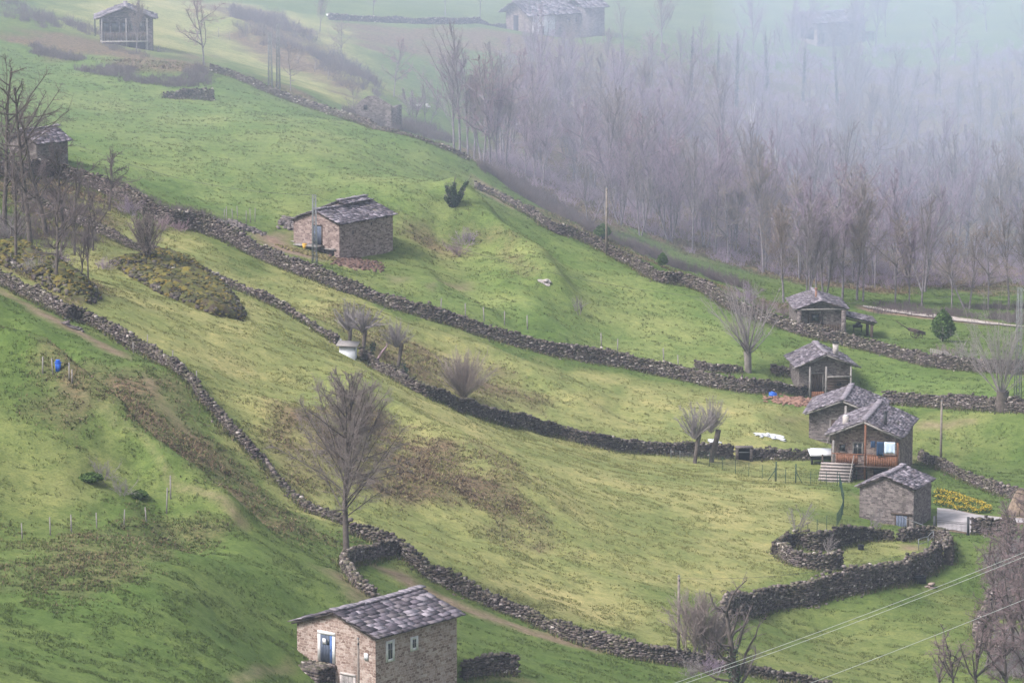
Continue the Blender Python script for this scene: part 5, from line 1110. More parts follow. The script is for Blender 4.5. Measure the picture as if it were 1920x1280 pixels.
pT2 = pylon(522, 178, 10, .25, 'right taller one of the two pale poles in the upper mist', M['metal'], 596)
def cable(name, A, B, sag, r, mat, label, n=24):
    A, B = np.array(A, float), np.array(B, float); t = np.linspace(0, 1, n + 1)[:, None]; P = A + (B - A) * t; P[:, 2] -= sag * 4 * (t * (1 - t))[:, 0]
    mb = MB(); v, f = tubes(P[:-1], P[1:], np.full(n, r), np.full(n, r), 5); mid = P[n // 2]; mb.add(v, f); tag(mb.build(name, mat, loc=tuple(mid)), label, 'cable')
cable('power_cable', at(1000, 1368, 268), at(2120, 952, 300), 0.55, .018, M['cable'], 'upper pale cable of the close pair crossing the bottom right')
cable('power_cable', at(1000, 1374, 268.3), at(2120, 960, 300.3), 0.58, .018, M['cable'], 'lower pale cable of the close pair crossing the bottom right')
cable('power_cable', at(1250, 1378, 268), at(2120, 1040, 300), 0.3, .018, M['cable'], 'single pale cable below the close pair at the bottom right')
cable('phone_wire', tA, at(1770, 1042, 385) + np.array([0, 0, 1.2]), 1.0, .012, M['cable_dark'], 'thin dark wire from the bare pole to the pen wall')
cable('phone_wire', pB, at(120, 262, 530), 1.6, .017, M['cable_dark'], 'thin dark wire crossing the upper meadow to the barn pylon')
cable('phone_wire', pB, pR, 6.0, .015, M['cable_dark'], 'long thin wire sagging over the green slope to the right pylon')
def row_posts(pts, label, H=1.2, r=.05, mat=None, group='fence posts', ymin=230, name='fence_post', wire=None):
    for i, (u, v) in enumerate(pts):
        p = ground(u, v, ymin); mb = MB(); hh = H * random.uniform(.85, 1.15); lx = random.uniform(-.12, .12); mb.tube((0, 0, -.4), (lx, random.uniform(-.05, .05), hh), r * 1.1, r, 6)
        o = mb.build(name, mat or M['wood_grey']); o.location = tuple(p); tag(o, label if isinstance(label, str) else label[i], 'fence post', group)
row_posts([(826,585),(873,596),(908,603),(946,609),(989,618),(1128,650),(1158,659),(1245,676),(1272,688)], 'weathered post of the row behind the long thick wall', 1.5, .07, group='posts behind the long thick wall')
row_posts([(42,1010),(95,1003),(134,997),(182,990),(232,985),(275,978)], 'thin post of the wire fence across the lower left pasture', 1.3, .05, group='posts across the lower left pasture')
row_posts([(100,702),(130,712),(135,718),(80,700)], 'old post beside the blue bin', 1.3, .06, group='posts beside the blue bin')
row_posts([(154,600),(218,628),(250,662),(276,654),(323,682),(370,722)], 'short post standing along the left slope wall', 1.2, .05, group='posts along the left slope wall')
row_posts([(420,415),(425,417),(436,415),(446,410),(462,418),(470,418),(478,416)], 'leaning stake of the yard fence left of the barn', 1.7, .05, group='stakes of the barn yard')
row_posts([(312,962),(320,935)], ['grey double post low in the left pasture', 'taller grey post in the left pasture gully'], 2.0, .06, group='tall posts of the left pasture')
row_posts([(410,70),(430,75),(560,120),(590,135),(615,150),(520,100)], 'faint post in the upper misty pasture', 1.4, .06, group='posts in the upper mist', ymin=610)
# green garden fence
def mesh_fence(pts, label, H=1.45, mat=None, ymin=230):
    W_ = [ground(u, v, ymin) for u, v in pts]; e = empty('wire_fence', tuple(W_[0])); o0 = W_[0]
    for p in W_:
        q = p - o0; mb = MB(); mb.tube((q[0], q[1], q[2] - .3), (q[0], q[1], q[2] + H), .035, .035, 6); mb.build('post', mat, e)
    mb = MB()
    for a, b in zip(W_[:-1], W_[1:]):
        a, b = a - o0, b - o0
        for k in range(7): z = .12 + k * (H - .18) / 6; mb.tube(a + [0, 0, z], b + [0, 0, z], .007, .007, 3, caps=False)
        n = max(2, int(np.linalg.norm(b - a) / .22))
        for i in range(1, n): c = a + (b - a) * i / n; mb.tube(c + [0, 0, .1], c + [0, 0, H - .06], .006, .006, 3, caps=False)
    mb.build('wire_mesh', mat, e); tag(e, label, 'fence'); return e
mesh_fence([(1306,868),(1330,874),(1354,881),(1379,889),(1404,893),(1429,897),(1453,902),(1473,906),(1492,907),(1520,910),(1549,911),(1570,910)], 'dark green wire fence below the wall and the white trailer', 1.5, M['green_metal'])
mesh_fence([(1574,912),(1578,930),(1582,950),(1580,965),(1577,974),(1569,988),(1550,993),(1532,1000),(1514,1008),(1483,1015),(1457,1035)], 'green wire fence descending from the bench fence to the round pen', 1.4, M['green_metal'])
mesh_fence([(1258,860),(1275,862),(1306,867)], 'short pale wire fence left of the pair of pollards', 1.0, M['metal'])
for u, v in ((1455, 902), (1492, 907)):
    p = ground(u, v); mb = MB(); mb.tube((0, 0, -.3), (0, 0, 2.1), .07, .07, 6); mb.tube((-.9 if u < 1470 else .7, 0, 0), (0, 0, 1.3), .04, .04, 6); o = mb.build('gate_post', M['green_metal']); o.location = tuple(p)
    tag(o, 'tall dark gate post with brace, %s of the green fence gate' % ('left one' if u < 1470 else 'right one'), 'gate post', 'gate posts of the green fence')
# plank fence by the stairs
p = ground(1567, 900); q = ground(1625, 900); e = empty('plank_fence', tuple(p)); d = q - p
for k in range(4):
    mb = MB(); mb.tube(d * k / 3 + [0, 0, -.2], d * k / 3 + [0, 0, 1.1], .06, .06, 6); mb.build('post', M['green_metal'], e)
for k in range(3):
    mb = MB(); z = .3 + .33 * k; mb.tube((0, -.05, z), d + [0, -.05, z], .055, .055, 4); mb.build('rail', M['wood_dark'], e)
tag(e, 'dark three-railed plank fence at the foot of the stone stairs', 'fence')
# iron gate on the lane
p = ground(1752, 997); q = ground(1815, 1003); e = empty('iron_gate', tuple(p)); d = q - p
for k in (0, 1): mb = MB(); mb.tube(d * k + [0, 0, -.3], d * k + [0, 0, 1.6 + .2 * k], .15, .13, 8); mb.build('gate_post', M['metal_dark'], e)
mb = MB(); n = 26
for i in range(1, n): c = d * i / n; mb.tube(c + [0, 0, .12], c + [0, 0, 1.05], .014, .014, 4)
for z in (.12, 1.05, 1.2): mb.tube(d * .03 + [0, 0, z], d * .97 + [0, 0, z], .022, .022, 4)
mb.build('bars', M['metal_dark'], e); tag(e, 'dark barred iron gate across the lane beside the lowest cabin', 'gate')
# handrail in the pen
e = empty('handrail', tuple(ground(1722, 1030))); c0 = ground(1722, 1030); prev = None
for u, v in ((1722, 1030), (1740, 1024), (1750, 1014)):
    g = ground(u, v) - c0; mb = MB(); mb.tube(g + [0, 0, -.2], g + [0, 0, 1.0], .04, .04, 5); mb.build('post', M['metal'], e)
    if prev is not None: mb = MB(); mb.tube(prev + [0, 0, 1.0], g + [0, 0, 1.0], .04, .04, 5); mb.tube(prev + [0, 0, .5], g + [0, 0, .5], .035, .035, 5); mb.build('rail', M['metal'], e)
    prev = g
tag(e, 'short grey metal handrail on the pen near the iron gate', 'handrail')
# ramp rail of the lowest cabin
e = empty('stair_rail', tuple(ground(1612, 928))); c0 = ground(1612, 928); prev = None
for u, v in ((1612, 928), (1640, 948), (1670, 972), (1700, 990), (1738, 1005)):
    g = ground(u, v) - c0; mb = MB(); mb.tube(g + [0, 0, -.2], g + [0, 0, .95], .03, .03, 5); mb.build('post', M['metal'], e)
    if prev is not None: mb = MB(); mb.tube(prev + [0, 0, .95], g + [0, 0, .95], .03, .03, 5); mb.build('rail', M['metal'], e)
    prev = g
tag(e, 'thin metal rail descending along the front of the lowest cabin', 'railing')
# picket fence
p = ground(1745, 668); q = ground(1782, 676); d = q - p; e = empty('picket_fence', tuple(p)); n = 12
for i in range(n): mb = MB(); c = d * i / (n - 1); mb.box(c + [0, 0, .45], (.14, .04, 1.1)); mb.build('picket', M['wood_grey'], e)
mb = MB(); mb.tube(np.array([0, .05, .6]), d + [0, .05, .6], .03, .03, 4); mb.build('rail', M['wood_grey'], e); tag(e, 'grey picket fence behind the boundary wall by the red shrub', 'fence')
# white shed
p = ground(658, 668); e = empty('white_shed', tuple(p), -.1)
mb = MB(); mb.add([(-1.1,-.8,-1.6),(.5,-.8,-1.6),(.5,.8,-1.6),(-1.1,.8,-1.6),(-1.1,-.8,1.15),(.5,-.8,1.05),(.5,.8,1.25),(-1.1,.8,1.35)], CUBEF); mb.build('wall', M['white'], e)
mb = MB(); mb.box((-.3, 0, 1.3), (2.2, 2.2, .1), tilt=(.08, .05)); mb.build('roof', M['wood_grey'], e); mb = MB(); mb.box((.54, -.80, -.3), (.08, .08, 2.7)); mb.build('corner_post', M['metal'], e)
tag(e, 'small white-panelled shed set into the wall on the middle slope', 'shed')
def lumps(name, u, v, n, spread, size, mat, label, cat, ymin=230, tint=None, flat=.6, group=None):
    c = ground(u, v, ymin); mb = MB(); P = rng.normal(0, 1, (n, 2)) * np.array(spread); P = P[np.abs(P / np.array(spread)).max(1) < 2]; n = len(P)
    z = zt(P[:, 0] + c[0], P[:, 1] + c[1]) - c[2] + .05 + rng.uniform(0, size * .8, n) * np.exp(-(P / np.array(spread)) ** 2).prod(1)
    sc_ = rng.uniform(.5, 1.3, (n, 3)) * size; sc_[:, 2] *= flat
    if n >= 12 and flat > .5:      # packed heart of the heap
        a = np.arange(16) * math.pi / 8; rg = [(1.25, -.15), (1.0, size * .25), (.5, size * .7)]; V = [(np.cos(t) * spread[0] * k * 1.15, np.sin(t) * spread[1] * k * 1.15) for k, _ in rg for t in a]; V = np.array(V)
        hz = np.repeat([h_ for _, h_ in rg], 16); V = np.c_[V, zt(V[:, 0] + c[0], V[:, 1] + c[1]) - c[2] + hz]; i = np.arange(16); j = (i + 1) % 16
        mb.add(V, np.concatenate([np.stack([i, j, j + 16, i + 16], 1), np.stack([i, j, j + 16, i + 16], 1) + 16])); mb.poly([tuple(V[32 + k]) for k in range(16)])
    if n >= 5 and flat <= .5:      # the sheet itself, lying on the ground
        a = np.arange(18) * math.pi / 9; q = 1 + .25 * np.sin(a * 3 + n); V = np.c_[np.cos(a) * spread[0] * 1.5 * q, np.sin(a) * spread[1] * 1.5 * q]; V = np.vstack([V, [[0, 0]]]); V = np.c_[V, zt(V[:, 0] + c[0], V[:, 1] + c[1]) - c[2] + .09]
        mb.add(V, np.stack([np.arange(18), (np.arange(18) + 1) % 18, np.full(18, 18)], 1))
    stones(mb, np.c_[P, z], rng.uniform(0, 6, n), sc_, jit=.35, cols=np.ones((n, 3))); mb.hasc = False
    o = mb.build(name, mat); o.location = tuple(c); tag(o, label, cat, group); return o
lumps('plastic_sheet', 640, 645, 14, (.45, .6), .45, M['white'], 'crumpled white sheeting on the wall left of the white shed', 'sheet', flat=.4)
lumps('tile_heap', 1490, 752, 220, (1.9, 1.6), .42, M['terracotta'], 'reddish heap of broken tiles left of the third cabin', 'rubble heap')
lumps('plastic_sheet', 1447, 818, 11, (1.1, .5), .42, M['white'], 'crumpled white tarpaulin lying on the grass left of the third cabin', 'tarpaulin', flat=.25)
lumps('plastic_sheet', 1338, 828, 8, (.5, .3), .3, M['white'], 'scrap of white plastic near the pair of pollards', 'sheet', flat=.3)
lumps('plastic_sheet', 404, 414, 12, (.6, .3), .5, M['white'], 'white sheet on the ground left of the yard stakes', 'sheet', flat=.35)
lumps('dirt_heap', 668, 496, 240, (1.7, 2.2), .40, simple('dark_soil', (.10, .060, .048), .95, .4, 3), 'dark reddish soil heap in front of the barn long wall', 'soil heap', flat=.6)
lumps('stone_heap', 455, 428, 90, (1.3, 1.2), .5, M['mason_grey'], 'mossy stone heap in the barn yard', 'stone heap', flat=.9)
lumps('stone_heap', 548, 420, 140, (.9, 1.2), .5, M['mason_grey'], 'dark rubble pile at the left wall of the barn', 'stone heap', flat=1.0)
lumps('driftwood', 1022, 530, 5, (.5, .4), .55, M['oldplaster'], 'pale broken branches lying on the green knoll', 'branches', flat=.3)
lumps('stone_slab', 1745, 1098, 4, (.4, .3), .6, M['mason_pink'], 'flat pale stones beside the black trough', 'stones', flat=.3)
lumps('stone_slab', 134, 613, 6, (.6, .4), .6, M['mason_grey'], 'grey slabs lying below the left slope wall', 'stones', flat=.3)
lumps('debris_heap', 590, 462, 26, (1.6, .8), .35, M['oldplaster'], 'pale clutter of boards on the barn landing side', 'debris', flat=.4)
lumps('broom_pile', 585, 478, 200, (2.2, .9), .30, simple('dry_stalks', (.13, .11, .045), .95, .4, 4), 'heap of dry cut stalks in front of the barn', 'plant heap', flat=.8)
for u, v, lab in ((604, 457, 'small orange-and-white object on the barn landing'), (571, 466, 'ochre bucket-like object left of the dry stalks')):
    p = ground(u, v); mb = MB(); mb.tube((0, 0, 0), (0, 0, .55), .2, .28, 10); mb.tube((0, 0, .55), (0, 0, .6), .3, .3, 10); o = mb.build('bucket', M['yellow_paint']); o.location = tuple(p); tag(o, lab, 'bucket')
# blue bin and blue tarp
p = ground(109, 694); mb = MB(); mb.tube((0, 0, -.1), (0, 0, .62), .2, .25, 12); mb.tube((0, 0, .62), (0, 0, .68), .28, .28, 12); mb.box((0, -.05, .78), (.35, .06, .22)); o = mb.build('blue_bin', M['blue_bright']); o.location = tuple(p); tag(o, 'bright blue plastic bin on the edge of the left mound', 'bin')
p = ground(1449, 743); mb = MB(); mb.box((0, 0, .2), (.9, .6, .35), tilt=(.2, .1)); mb.box((.1, 0, .42), (.6, .5, .12), tilt=(.1, .3)); o = mb.build('blue_tarp', M['blue_bright']); o.location = tuple(p); tag(o, 'small blue tarpaulin bundle beside the heap of broken tiles', 'tarpaulin')
# feed hatch in the wall
p = ground(1395, 862); e = empty('feed_hatch', tuple(p)); mb = MB(); mb.box((-.75, 0, .6), (.3, .8, 1.7)); mb.box((.75, 0, .6), (.3, .8, 1.7)); mb.box((0, 0, 1.4), (1.9, .9, .16)); mb.build('frame', M['mason_grey'], e); mb = MB(); mb.box((0, .1, .55), (1.2, .5, 1.5)); mb.build('opening', M['hole'], e); mb = MB(); mb.box((0, -.28, .9), (1.1, .3, .05)); mb.build('shelf', M['metal'], e); tag(e, 'dark stone-framed hatch set in the mossy wall', 'hatch')
# trough
def trough(u, v, w, d, h, mat, label, name='trough', rz=.1):
    p = ground(u, v); e = empty(name, tuple(p + [0, 0, 0]), rz); mb = MB(); t = .05
    for c, s_ in (((0, -d/2, h/2), (w, t, h)), ((0, d/2, h/2), (w, t, h)), ((-w/2, 0, h/2), (t, d - t, h)), ((w/2, 0, h/2), (t, d - t, h)), ((0, 0, .06), (w - t, d - t, .06))): mb.box(c, s_)
    mb.build('tub', mat, e); mb = MB()
    for c, s_ in (((0, -d/2 - .02, h + .025), (w + .12, .1, .05)), ((0, d/2 + .02, h + .025), (w + .12, .1, .05)), ((-w/2 - .02, 0, h + .025), (.1, d - .06, .05)), ((w/2 + .02, 0, h + .025), (.1, d - .06, .05))): mb.box(c, s_)
    mb.build('rim', mat if mat is not M['white'] else mat, e); mb = MB(); mb.box((0, 0, h * .7), (w - .1, d - .1, .02)); mb.build('water', M['glass'], e); tag(e, label, 'trough')
trough(1723, 1092, 1.15, .8, .55, M['black_plastic'], 'black water trough at the foot of the tall winding wall')
trough(1614, 1030, .45, .45, .4, M['black_plastic'], 'small black tub inside the round pen', name='tub')
# white trailer by the stairs
p = ground(1541, 868); e = empty('trailer', tuple(p), .05); mb = MB(); mb.add([(-1.25,-1.1,.55),(1.25,-1.1,.55),(1.25,1.1,.55),(-1.25,1.1,.55),(-1.35,-1.2,1.15),(1.35,-1.2,1.15),(1.35,1.2,1.15),(-1.35,1.2,1.15)], CUBEF); mb.build('body', M['black_plastic'], e)
mb = MB(); mb.box((0, 0, 1.2), (2.8, 2.5, .08), tilt=(.10, 0)); mb.box((.1, 0, 1.27), (2.5, 2.2, .06), tilt=(.12, .03)); mb.build('cover', M['white'], e)
for x in (-1.15, 1.15):
    mb = MB(); mb.tube((x - .1, -.6, .32), (x + .1, -.6, .32), .32, .32, 14); o = mb.build('wheel', M['black_plastic'], e)
mb = MB(); mb.tube((0, -1.1, .5), (0, -2.1, .4), .05, .05); mb.build('drawbar', M['metal_dark'], e); tag(e, 'small dark trailer under a white cover beside the stone stairs', 'trailer')
# old cart on the lawn
p = ground(1716, 634); e = empty('old_cart', tuple(p), .3)
mb = MB(); mb.box((.2, 0, .75), (2.1, 1.1, .12), tilt=(0, .28)); mb.box((.2, -.5, .95), (2.0, .07, .3), tilt=(0, .28)); mb.box((.2, .5, .95), (2.0, .07, .3), tilt=(0, .28)); mb.build('cart_bed', M['wood_dark'], e)
mb = MB(); mb.tube((-.7, 0, 1.05), (-2.6, 0, 2.3), .07, .05); mb.build('shaft', M['wood_dark'], e)
for y in (-.68, .68):
    mb = MB()
    for i in range(14): a, b = i * 2*math.pi/14, (i+1) * 2*math.pi/14; mb.tube((.2 + .55*math.cos(a), y, .5 + .55*math.sin(a)), (.2 + .55*math.cos(b), y, .5 + .55*math.sin(b)), .05, .05, 4)
    for i in range(8): a = i * math.pi/4; mb.tube((.2, y, .5), (.2 + .53*math.cos(a), y, .5 + .53*math.sin(a)), .03, .03, 4)
    mb.build('wheel', M['wood_dark'], e)
tag(e, 'old dark wooden cart with raised shaft on the lawn', 'cart')
# grill / bench under the lean-to
p = ground(1608, 622, 505); e = empty('garden_grill', tuple(p)); mb = MB(); mb.box((0, 0, .75), (1.2, .6, .35)); mb.tube((-.2, 0, .9), (.35, 0, 1.25), .25, .2, 8); mb.build('body', M['metal_dark'], e)
for x in (-.5, .5): mb = MB(); mb.tube((x, 0, 0), (x, 0, .6), .05, .05); mb.build('leg', M['metal_dark'], e)
tag(e, 'dark garden grill under the lean-to roof', 'grill')
# laundry on the balcony
def cloth(name, x, z, w, h_, mat, label, y=-1.42):
    mb = MB(); nx_, nz_ = 8, 6; V = []
    for j in range(nz_ + 1):
        for i in range(nx_ + 1): V.append((w * (i / nx_ - .5), .05 * math.sin(i * 1.9 + j * .4) * (.3 + j / nz_), -h_ * j / nz_ * (1 + .03 * math.sin(i))))
    F = [(j*(nx_+1)+i, j*(nx_+1)+i+1, (j+1)*(nx_+1)+i+1, (j+1)*(nx_+1)+i) for j in range(nz_) for i in range(nx_)]
    mb.add(V, F); o = mb.build(name, mat); c, s_ = math.cos(h6.yaw), math.sin(h6.yaw)
    o.location = (h6.loc[0] + c * x - s_ * y, h6.loc[1] + s_ * x + c * y, h6.loc[2] + z); o.rotation_euler = (0, 0, h6.yaw); md = o.modifiers.new('thickness', 'SOLIDIFY'); md.thickness = .02
    tag(o, label, 'laundry', 'laundry on the balcony')
cloth('laundry', 1.0, 4.55, .5, .7, M['laundry_blue'], 'small navy cloth hanging at the left of the balcony line'); cloth('laundry', 1.75, 4.5, .75, 1.45, M['laundry_blue'], 'large dark blue cloth hanging on the balcony'); cloth('laundry', 2.75, 4.5, 1.15, 1.2, M['laundry_pale'], 'pale blue sheet hanging on the balcony')
# thatched heap, flower hedges
p = ground(1912, 965); e = empty('straw_hut', tuple(p)); mb = MB(); n = 900; a = rng.uniform(0, 6.283, n); t0 = rng.uniform(0, 1, n); ra = .15 + .95 * t0
A = np.c_[np.cos(a) * ra, np.sin(a) * ra, 2.6 - 1.9 * t0 ** 1.5]; B = A + np.c_[np.cos(a) * .3, np.sin(a) * .3, np.full(n, -.75)]; v, f = tubes(A, B, np.full(n, .035), np.full(n, .02), 3); mb.add(v, f); mb.build('thatch', M['thatch'], e)
mb = MB(); mb.tube((0, 0, -.3), (0, 0, 2.5), 1.0, .3, 12); mb.build('core', M['thatch'], e); tag(e, 'bleached straw-thatched heap at the right edge above the lane', 'thatched hut')
def flower_hedge(pts, label, w=.40, H=.50):
    P = line(pts); P = resample(smoothpath(P[:, :2], 1), .12); n = len(P); k = 60; b = np.repeat(P, k, 0) + rng.normal(0, w * .42, (n * k, 2)); z = zt(b[:, 0], b[:, 1])
    hh = np.abs(rng.uniform(0, 1, len(b))); z = z + hh * H * (1 - ((b - np.repeat(P, k, 0)) ** 2).sum(1) / w / w * .6).clip(.2, 1); top = hh > .72
    e = empty('flower_hedge', (P[n//2][0], P[n//2][1], float(zt(*P[n//2])))); o0 = np.array(e.location)
    for nm, m_, mt in (('leaves', ~top, M['conifer']), ('blossom', top, M['flower'])):
        mb = MB(); leaf(mb, np.c_[b[m_], z[m_]] - o0, np.zeros(m_.sum()), .11); mb.build(nm, mt, e)
    tag(e, label, 'hedge', 'yellow flowering hedges beside the lane')
flower_hedge([(1757,925),(1790,932),(1830,945),(1855,957)], 'long yellow-flowering hedge, the farthest of the lane beds')
flower_hedge([(1757,935),(1785,940),(1815,948)], 'short middle yellow-flowering hedge of the lane beds')
flower_hedge([(1757,946),(1775,949),(1788,953)], 'shortest yellow-flowering hedge nearest the lowest cabin')
flower_hedge([(1812,956),(1835,962),(1852,960)], 'yellow hedge in front near the lane bend')
flower_hedge([(1792,956),(1806,957)], 'small light yellow clump between the two front hedges', .4, .4)
# ribbons: lane and track
def ribbon(name, left, right, mat, label, ymin=230, lift=.06, kind='structure'):
    A = resample(line(left, ymin), 1.0)[:, :2]; B = resample(line(right, ymin), 1.0)[:, :2]; n = 160; m = 8
    def rs(Q):
        q = np.linspace(0, len(Q) - 1, n + 1); return np.stack([np.interp(q, np.arange(len(Q)), Q[:, k]) for k in (0, 1)], 1)
    A, B = rs(A), rs(B)
    t = np.linspace(0, 1, m + 1)[None, :, None]; G = A[:, None] * (1 - t) + B[:, None] * t; Z = zt(G[..., 0], G[..., 1]) + lift
    V = np.concatenate([G, Z[..., None]], -1).reshape(-1, 3); i = np.arange((n + 1) * (m + 1)).reshape(n + 1, m + 1)
    mb = MB(); mb.add(V, np.stack([i[:-1, :-1], i[1:, :-1], i[1:, 1:], i[:-1, 1:]], -1).reshape(-1, 4)); tag(mb.build(name, mat, smooth=True), label, 'path', kind=kind)
ribbon('lane', [(1757,952),(1790,955),(1830,965),(1870,970),(1935,972)], [(1757,992),(1790,994),(1818,1000),(1850,985),(1935,980)], M['tarmac'], 'pale worn concrete lane by the lowest cabin')
ribbon('track', [(1618,574),(1660,580),(1740,590),(1800,598),(1935,619)], [(1618,577),(1660,585),(1740,596),(1800,604),(1935,628)], M['gravel'], 'pale gravel track running under the wood', 545, .16)
# far small things
p = ground(1556, 72, 700); mb = MB(); mb.box((0, 0, .45), (2.2, .9, .12)); mb.box((-.9, 0, .2), (.15, .8, .5)); mb.box((.9, 0, .2), (.15, .8, .5)); o = mb.build('white_table', M['white']); o.location = tuple(p); tag(o, 'white low table on the grass before the misty long house', 'table')
p = ground(1627, 78, 700); e = empty('garden_shelter', tuple(p)); mb = MB(); mb.box((0, 0, 1.9), (2.8, 1.8, .16), tilt=(.05, 0)); mb.build('roof', M['wood_dark'], e)
for x in (-1, 0, 1): mb = MB(); mb.tube((x, -.6, -.3), (x, -.6, 1.85), .09, .09); mb.build('post', M['wood_dark'], e)
tag(e, 'dark open shelter on posts right of the misty long house', 'shelter')
# goats / sheep of the far pasture: small pale stone lumps stand in
for u, v, ym in ((785, 200, 600), (800, 200, 600), (617, 30, 600), (628, 34, 600)):
    lumps('grazer_stand_in', u, v, 3, (.25, .2), .6, M['plaster'], 'pale stone lump standing in for a grazing animal on the misty upper pasture', 'animal stand-in', ymin=ym, group='pale stand-ins for animals on the misty pasture')

# ---------------------------------------------------------------- tufts: uncountable grass and dead bracken, standing blades
def tufts(n, box, seed, name, hmul=1.0, thr=None):
    r = np.random.default_rng(seed); x0, x1, y0, y1 = box
    y = y0 + (y1 - y0) * r.random(n) ** 1.25; x = r.uniform(-.128, .128, n) * y
    s = surf(x, y); cl = fbm(x / 1.6, y / 1.2, 61, 2); big_ = fbm(x / 9, y / 12, 63)
    keep = (r.random(n) < np.clip((cl - .42) * 5, 0, 1) * (.25 + .75 * big_) + s['brn'] * .55) & (s['dirt'] < .3)
    x, y = x[keep], y[keep]; s = {k: v[keep] for k, v in s.items()}; m = len(x); big_ = big_[keep]
    nb = 6; tx = np.repeat(x, nb) + r.normal(0, .09, m * nb); ty = np.repeat(y, nb) + r.normal(0, .09, m * nb); tz = zt(tx, ty) - .03
    br = np.repeat(s['brn'] * (fbm(x / 2.2, y / 2.6, 71) * 1.5), nb); ye = np.repeat(s['yel'], nb)
    h = (r.uniform(.07, .20, m * nb) * (1 + .9 * np.clip(br, 0, 1))) * hmul; az = r.uniform(0, 6.283, m * nb); ln = r.uniform(.05, 1.0, m * nb) * (1 + 1.3 * np.clip(br, 0, 1))
    w = r.uniform(.018, .045, m * nb) * (1 + .5 * np.clip(br, 0, 1)); pa = az + 1.57
    c = np.c_[tx, ty, tz]; tip = c + np.c_[np.cos(az) * ln * h * 1.2, np.sin(az) * ln * h * 1.2 - .05, h]
    side_ = np.c_[np.cos(pa) * w, np.sin(pa) * w, np.zeros_like(w)]
    v = np.stack([c - side_, c + side_, tip], 1).reshape(-1, 3)
    g = np.array([.082, .112, .032]); yl = np.array([.24, .225, .08]); b_ = np.array([.155, .108, .066]); b2 = np.array([.080, .056, .040]); b3 = np.array([.22, .185, .105])
    col = g + (yl - g) * (ye * r.uniform(.2, 1.1, m * nb))[:, None]
    rr_ = r.random((m * nb, 1)); bc = np.where(rr_ > .55, b_, np.where(rr_ > .2, b2, b3)); kb = (r.random(m * nb) < br * 1.2)[:, None]; col = np.where(kb, bc, col) * r.uniform(.65, 1.25, (m * nb, 1))
    mb = MB(); mb.add(v, np.arange(m * nb * 3).reshape(-1, 3), np.repeat(col, 3, 0)); o = mb.build(name, M['tuft'])
    print(name, m); return o
tag(tufts(300000, (0, 0, 268, 420), 1, 'grass'), 'coarse grass and dead bracken tufts on the nearer pastures', 'grass', kind='stuff')
tag(tufts(220000, (0, 0, 420, 610), 2, 'meadow_grass', 1.25), 'grass tufts on the middle and upper meadows', 'grass', kind='stuff')

# rank weeds and long grass along the foot of the walls
r = np.random.default_rng(9); vb = []
for o, C, z0_, Hs_, nrm in WALLS:
    if C[:, 1].mean() > 640: continue
    k = r.integers(0, len(C), len(C) * 16); sd = np.where(r.random(len(k)) < .7, -1, 1)[:, None]; vb.append(C[k] + nrm[k] * sd * (.42 + np.abs(r.normal(0, .28, len(k))))[:, None] + r.normal(0, .1, (len(k), 2)))
vb = np.concatenate(vb); n = len(vb); c = np.c_[vb, zt(vb[:, 0], vb[:, 1]) - .04]; h_ = r.uniform(.15, .5, n) * (.5 + fbm(vb[:, 0] / 3, vb[:, 1] / 3, 8)); a = r.uniform(0, 6.283, n); w_ = r.uniform(.02, .05, n)
tip = c + np.c_[np.cos(a) * h_ * .6, np.sin(a) * h_ * .6, h_]; sd = np.c_[-np.sin(a) * w_, np.cos(a) * w_, 0 * w_]
cw = np.array([(.075, .095, .03), (.16, .14, .07), (.10, .075, .05), (.05, .07, .025)])[r.choice(4, n, p=[.4, .2, .2, .2])] * r.uniform(.7, 1.2, (n, 1))
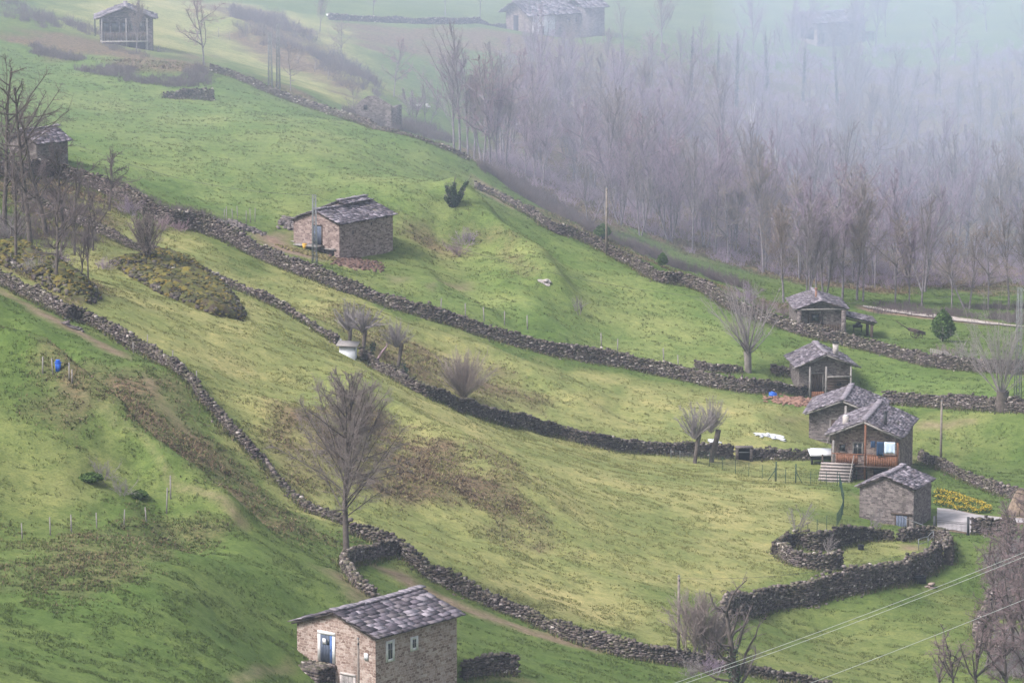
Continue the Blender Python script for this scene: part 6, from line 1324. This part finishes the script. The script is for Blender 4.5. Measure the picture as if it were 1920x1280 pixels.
mb = MB(); mb.add(np.stack([c - sd, c + sd, tip], 1).reshape(-1, 3), np.arange(n * 3).reshape(-1, 3), np.repeat(cw, 3, 0)); tag(mb.build('wall_foot_weeds', M['tuft']), 'rank grass and dead weeds along the feet of the stone walls', 'weeds', kind='stuff')

# ---------------------------------------------------------------- haze
def volume(name, density, col, aniso=0.0):
    m = bpy.data.materials.new(name); m.use_nodes = True; nt = m.node_tree; nt.nodes.remove(nt.nodes['Principled BSDF'])
    pv = nt.nodes.new('ShaderNodeVolumePrincipled'); pv.inputs['Density'].default_value = density; pv.inputs['Color'].default_value = (*col, 1); pv.inputs['Anisotropy'].default_value = aniso
    nt.links.new(pv.outputs[0], nt.nodes['Material Output'].inputs['Volume']); return m
zlo = float(GZ.min()) - 1.5
mb = MB(); mb.box((0, 960, (zlo + 260) / 2), (1000, 2000, 260 - zlo)); o = mb.build('haze', volume('haze_air', 0.00014, (.66, .78, .97))); tag(o, 'thin bluish air filling the valley', 'haze', kind='stuff')

def mist(c, r, dens, label, seed, col=(.72, .80, .98)):
    """a cloud bank: closed uneven ellipsoid of air lying on the far slope"""
    nu, nv = 48, 24; a = np.linspace(0, 2*np.pi, nu, endpoint=False); b = np.linspace(0, np.pi, nv + 1)
    A, B = np.meshgrid(a, b); k = 1 + .16 * np.sin(3*A + seed) * np.sin(B) + .08 * np.sin(5*A + 2*seed) * np.sin(2*B)
    V = np.stack([c[0] + r[0]*k*np.cos(A)*np.sin(B), c[1] + r[1]*k*np.sin(A)*np.sin(B), c[2] + r[2]*np.cos(B)], -1).reshape(-1, 3); i = np.arange(nu*(nv+1)).reshape(nv+1, nu); j = np.roll(i, -1, 1)
    F = np.stack([i[:-1], i[1:], j[1:], j[:-1]], -1).reshape(-1, 4)
    mb = MB(); mb.add(V, F); o = mb.build('mist', volume('mist_air', dens, col), smooth=True); tag(o, label, 'mist', kind='stuff')
mist((10, 890, 40), (280, 345, 85), .0015, 'pale mist lying over the far wood and the upper pastures', 1.0)
mist((105, 800, 35), (75, 250, 70), .0010, 'denser blue mist bank at the upper right', 2.2, (.66, .80, .98))
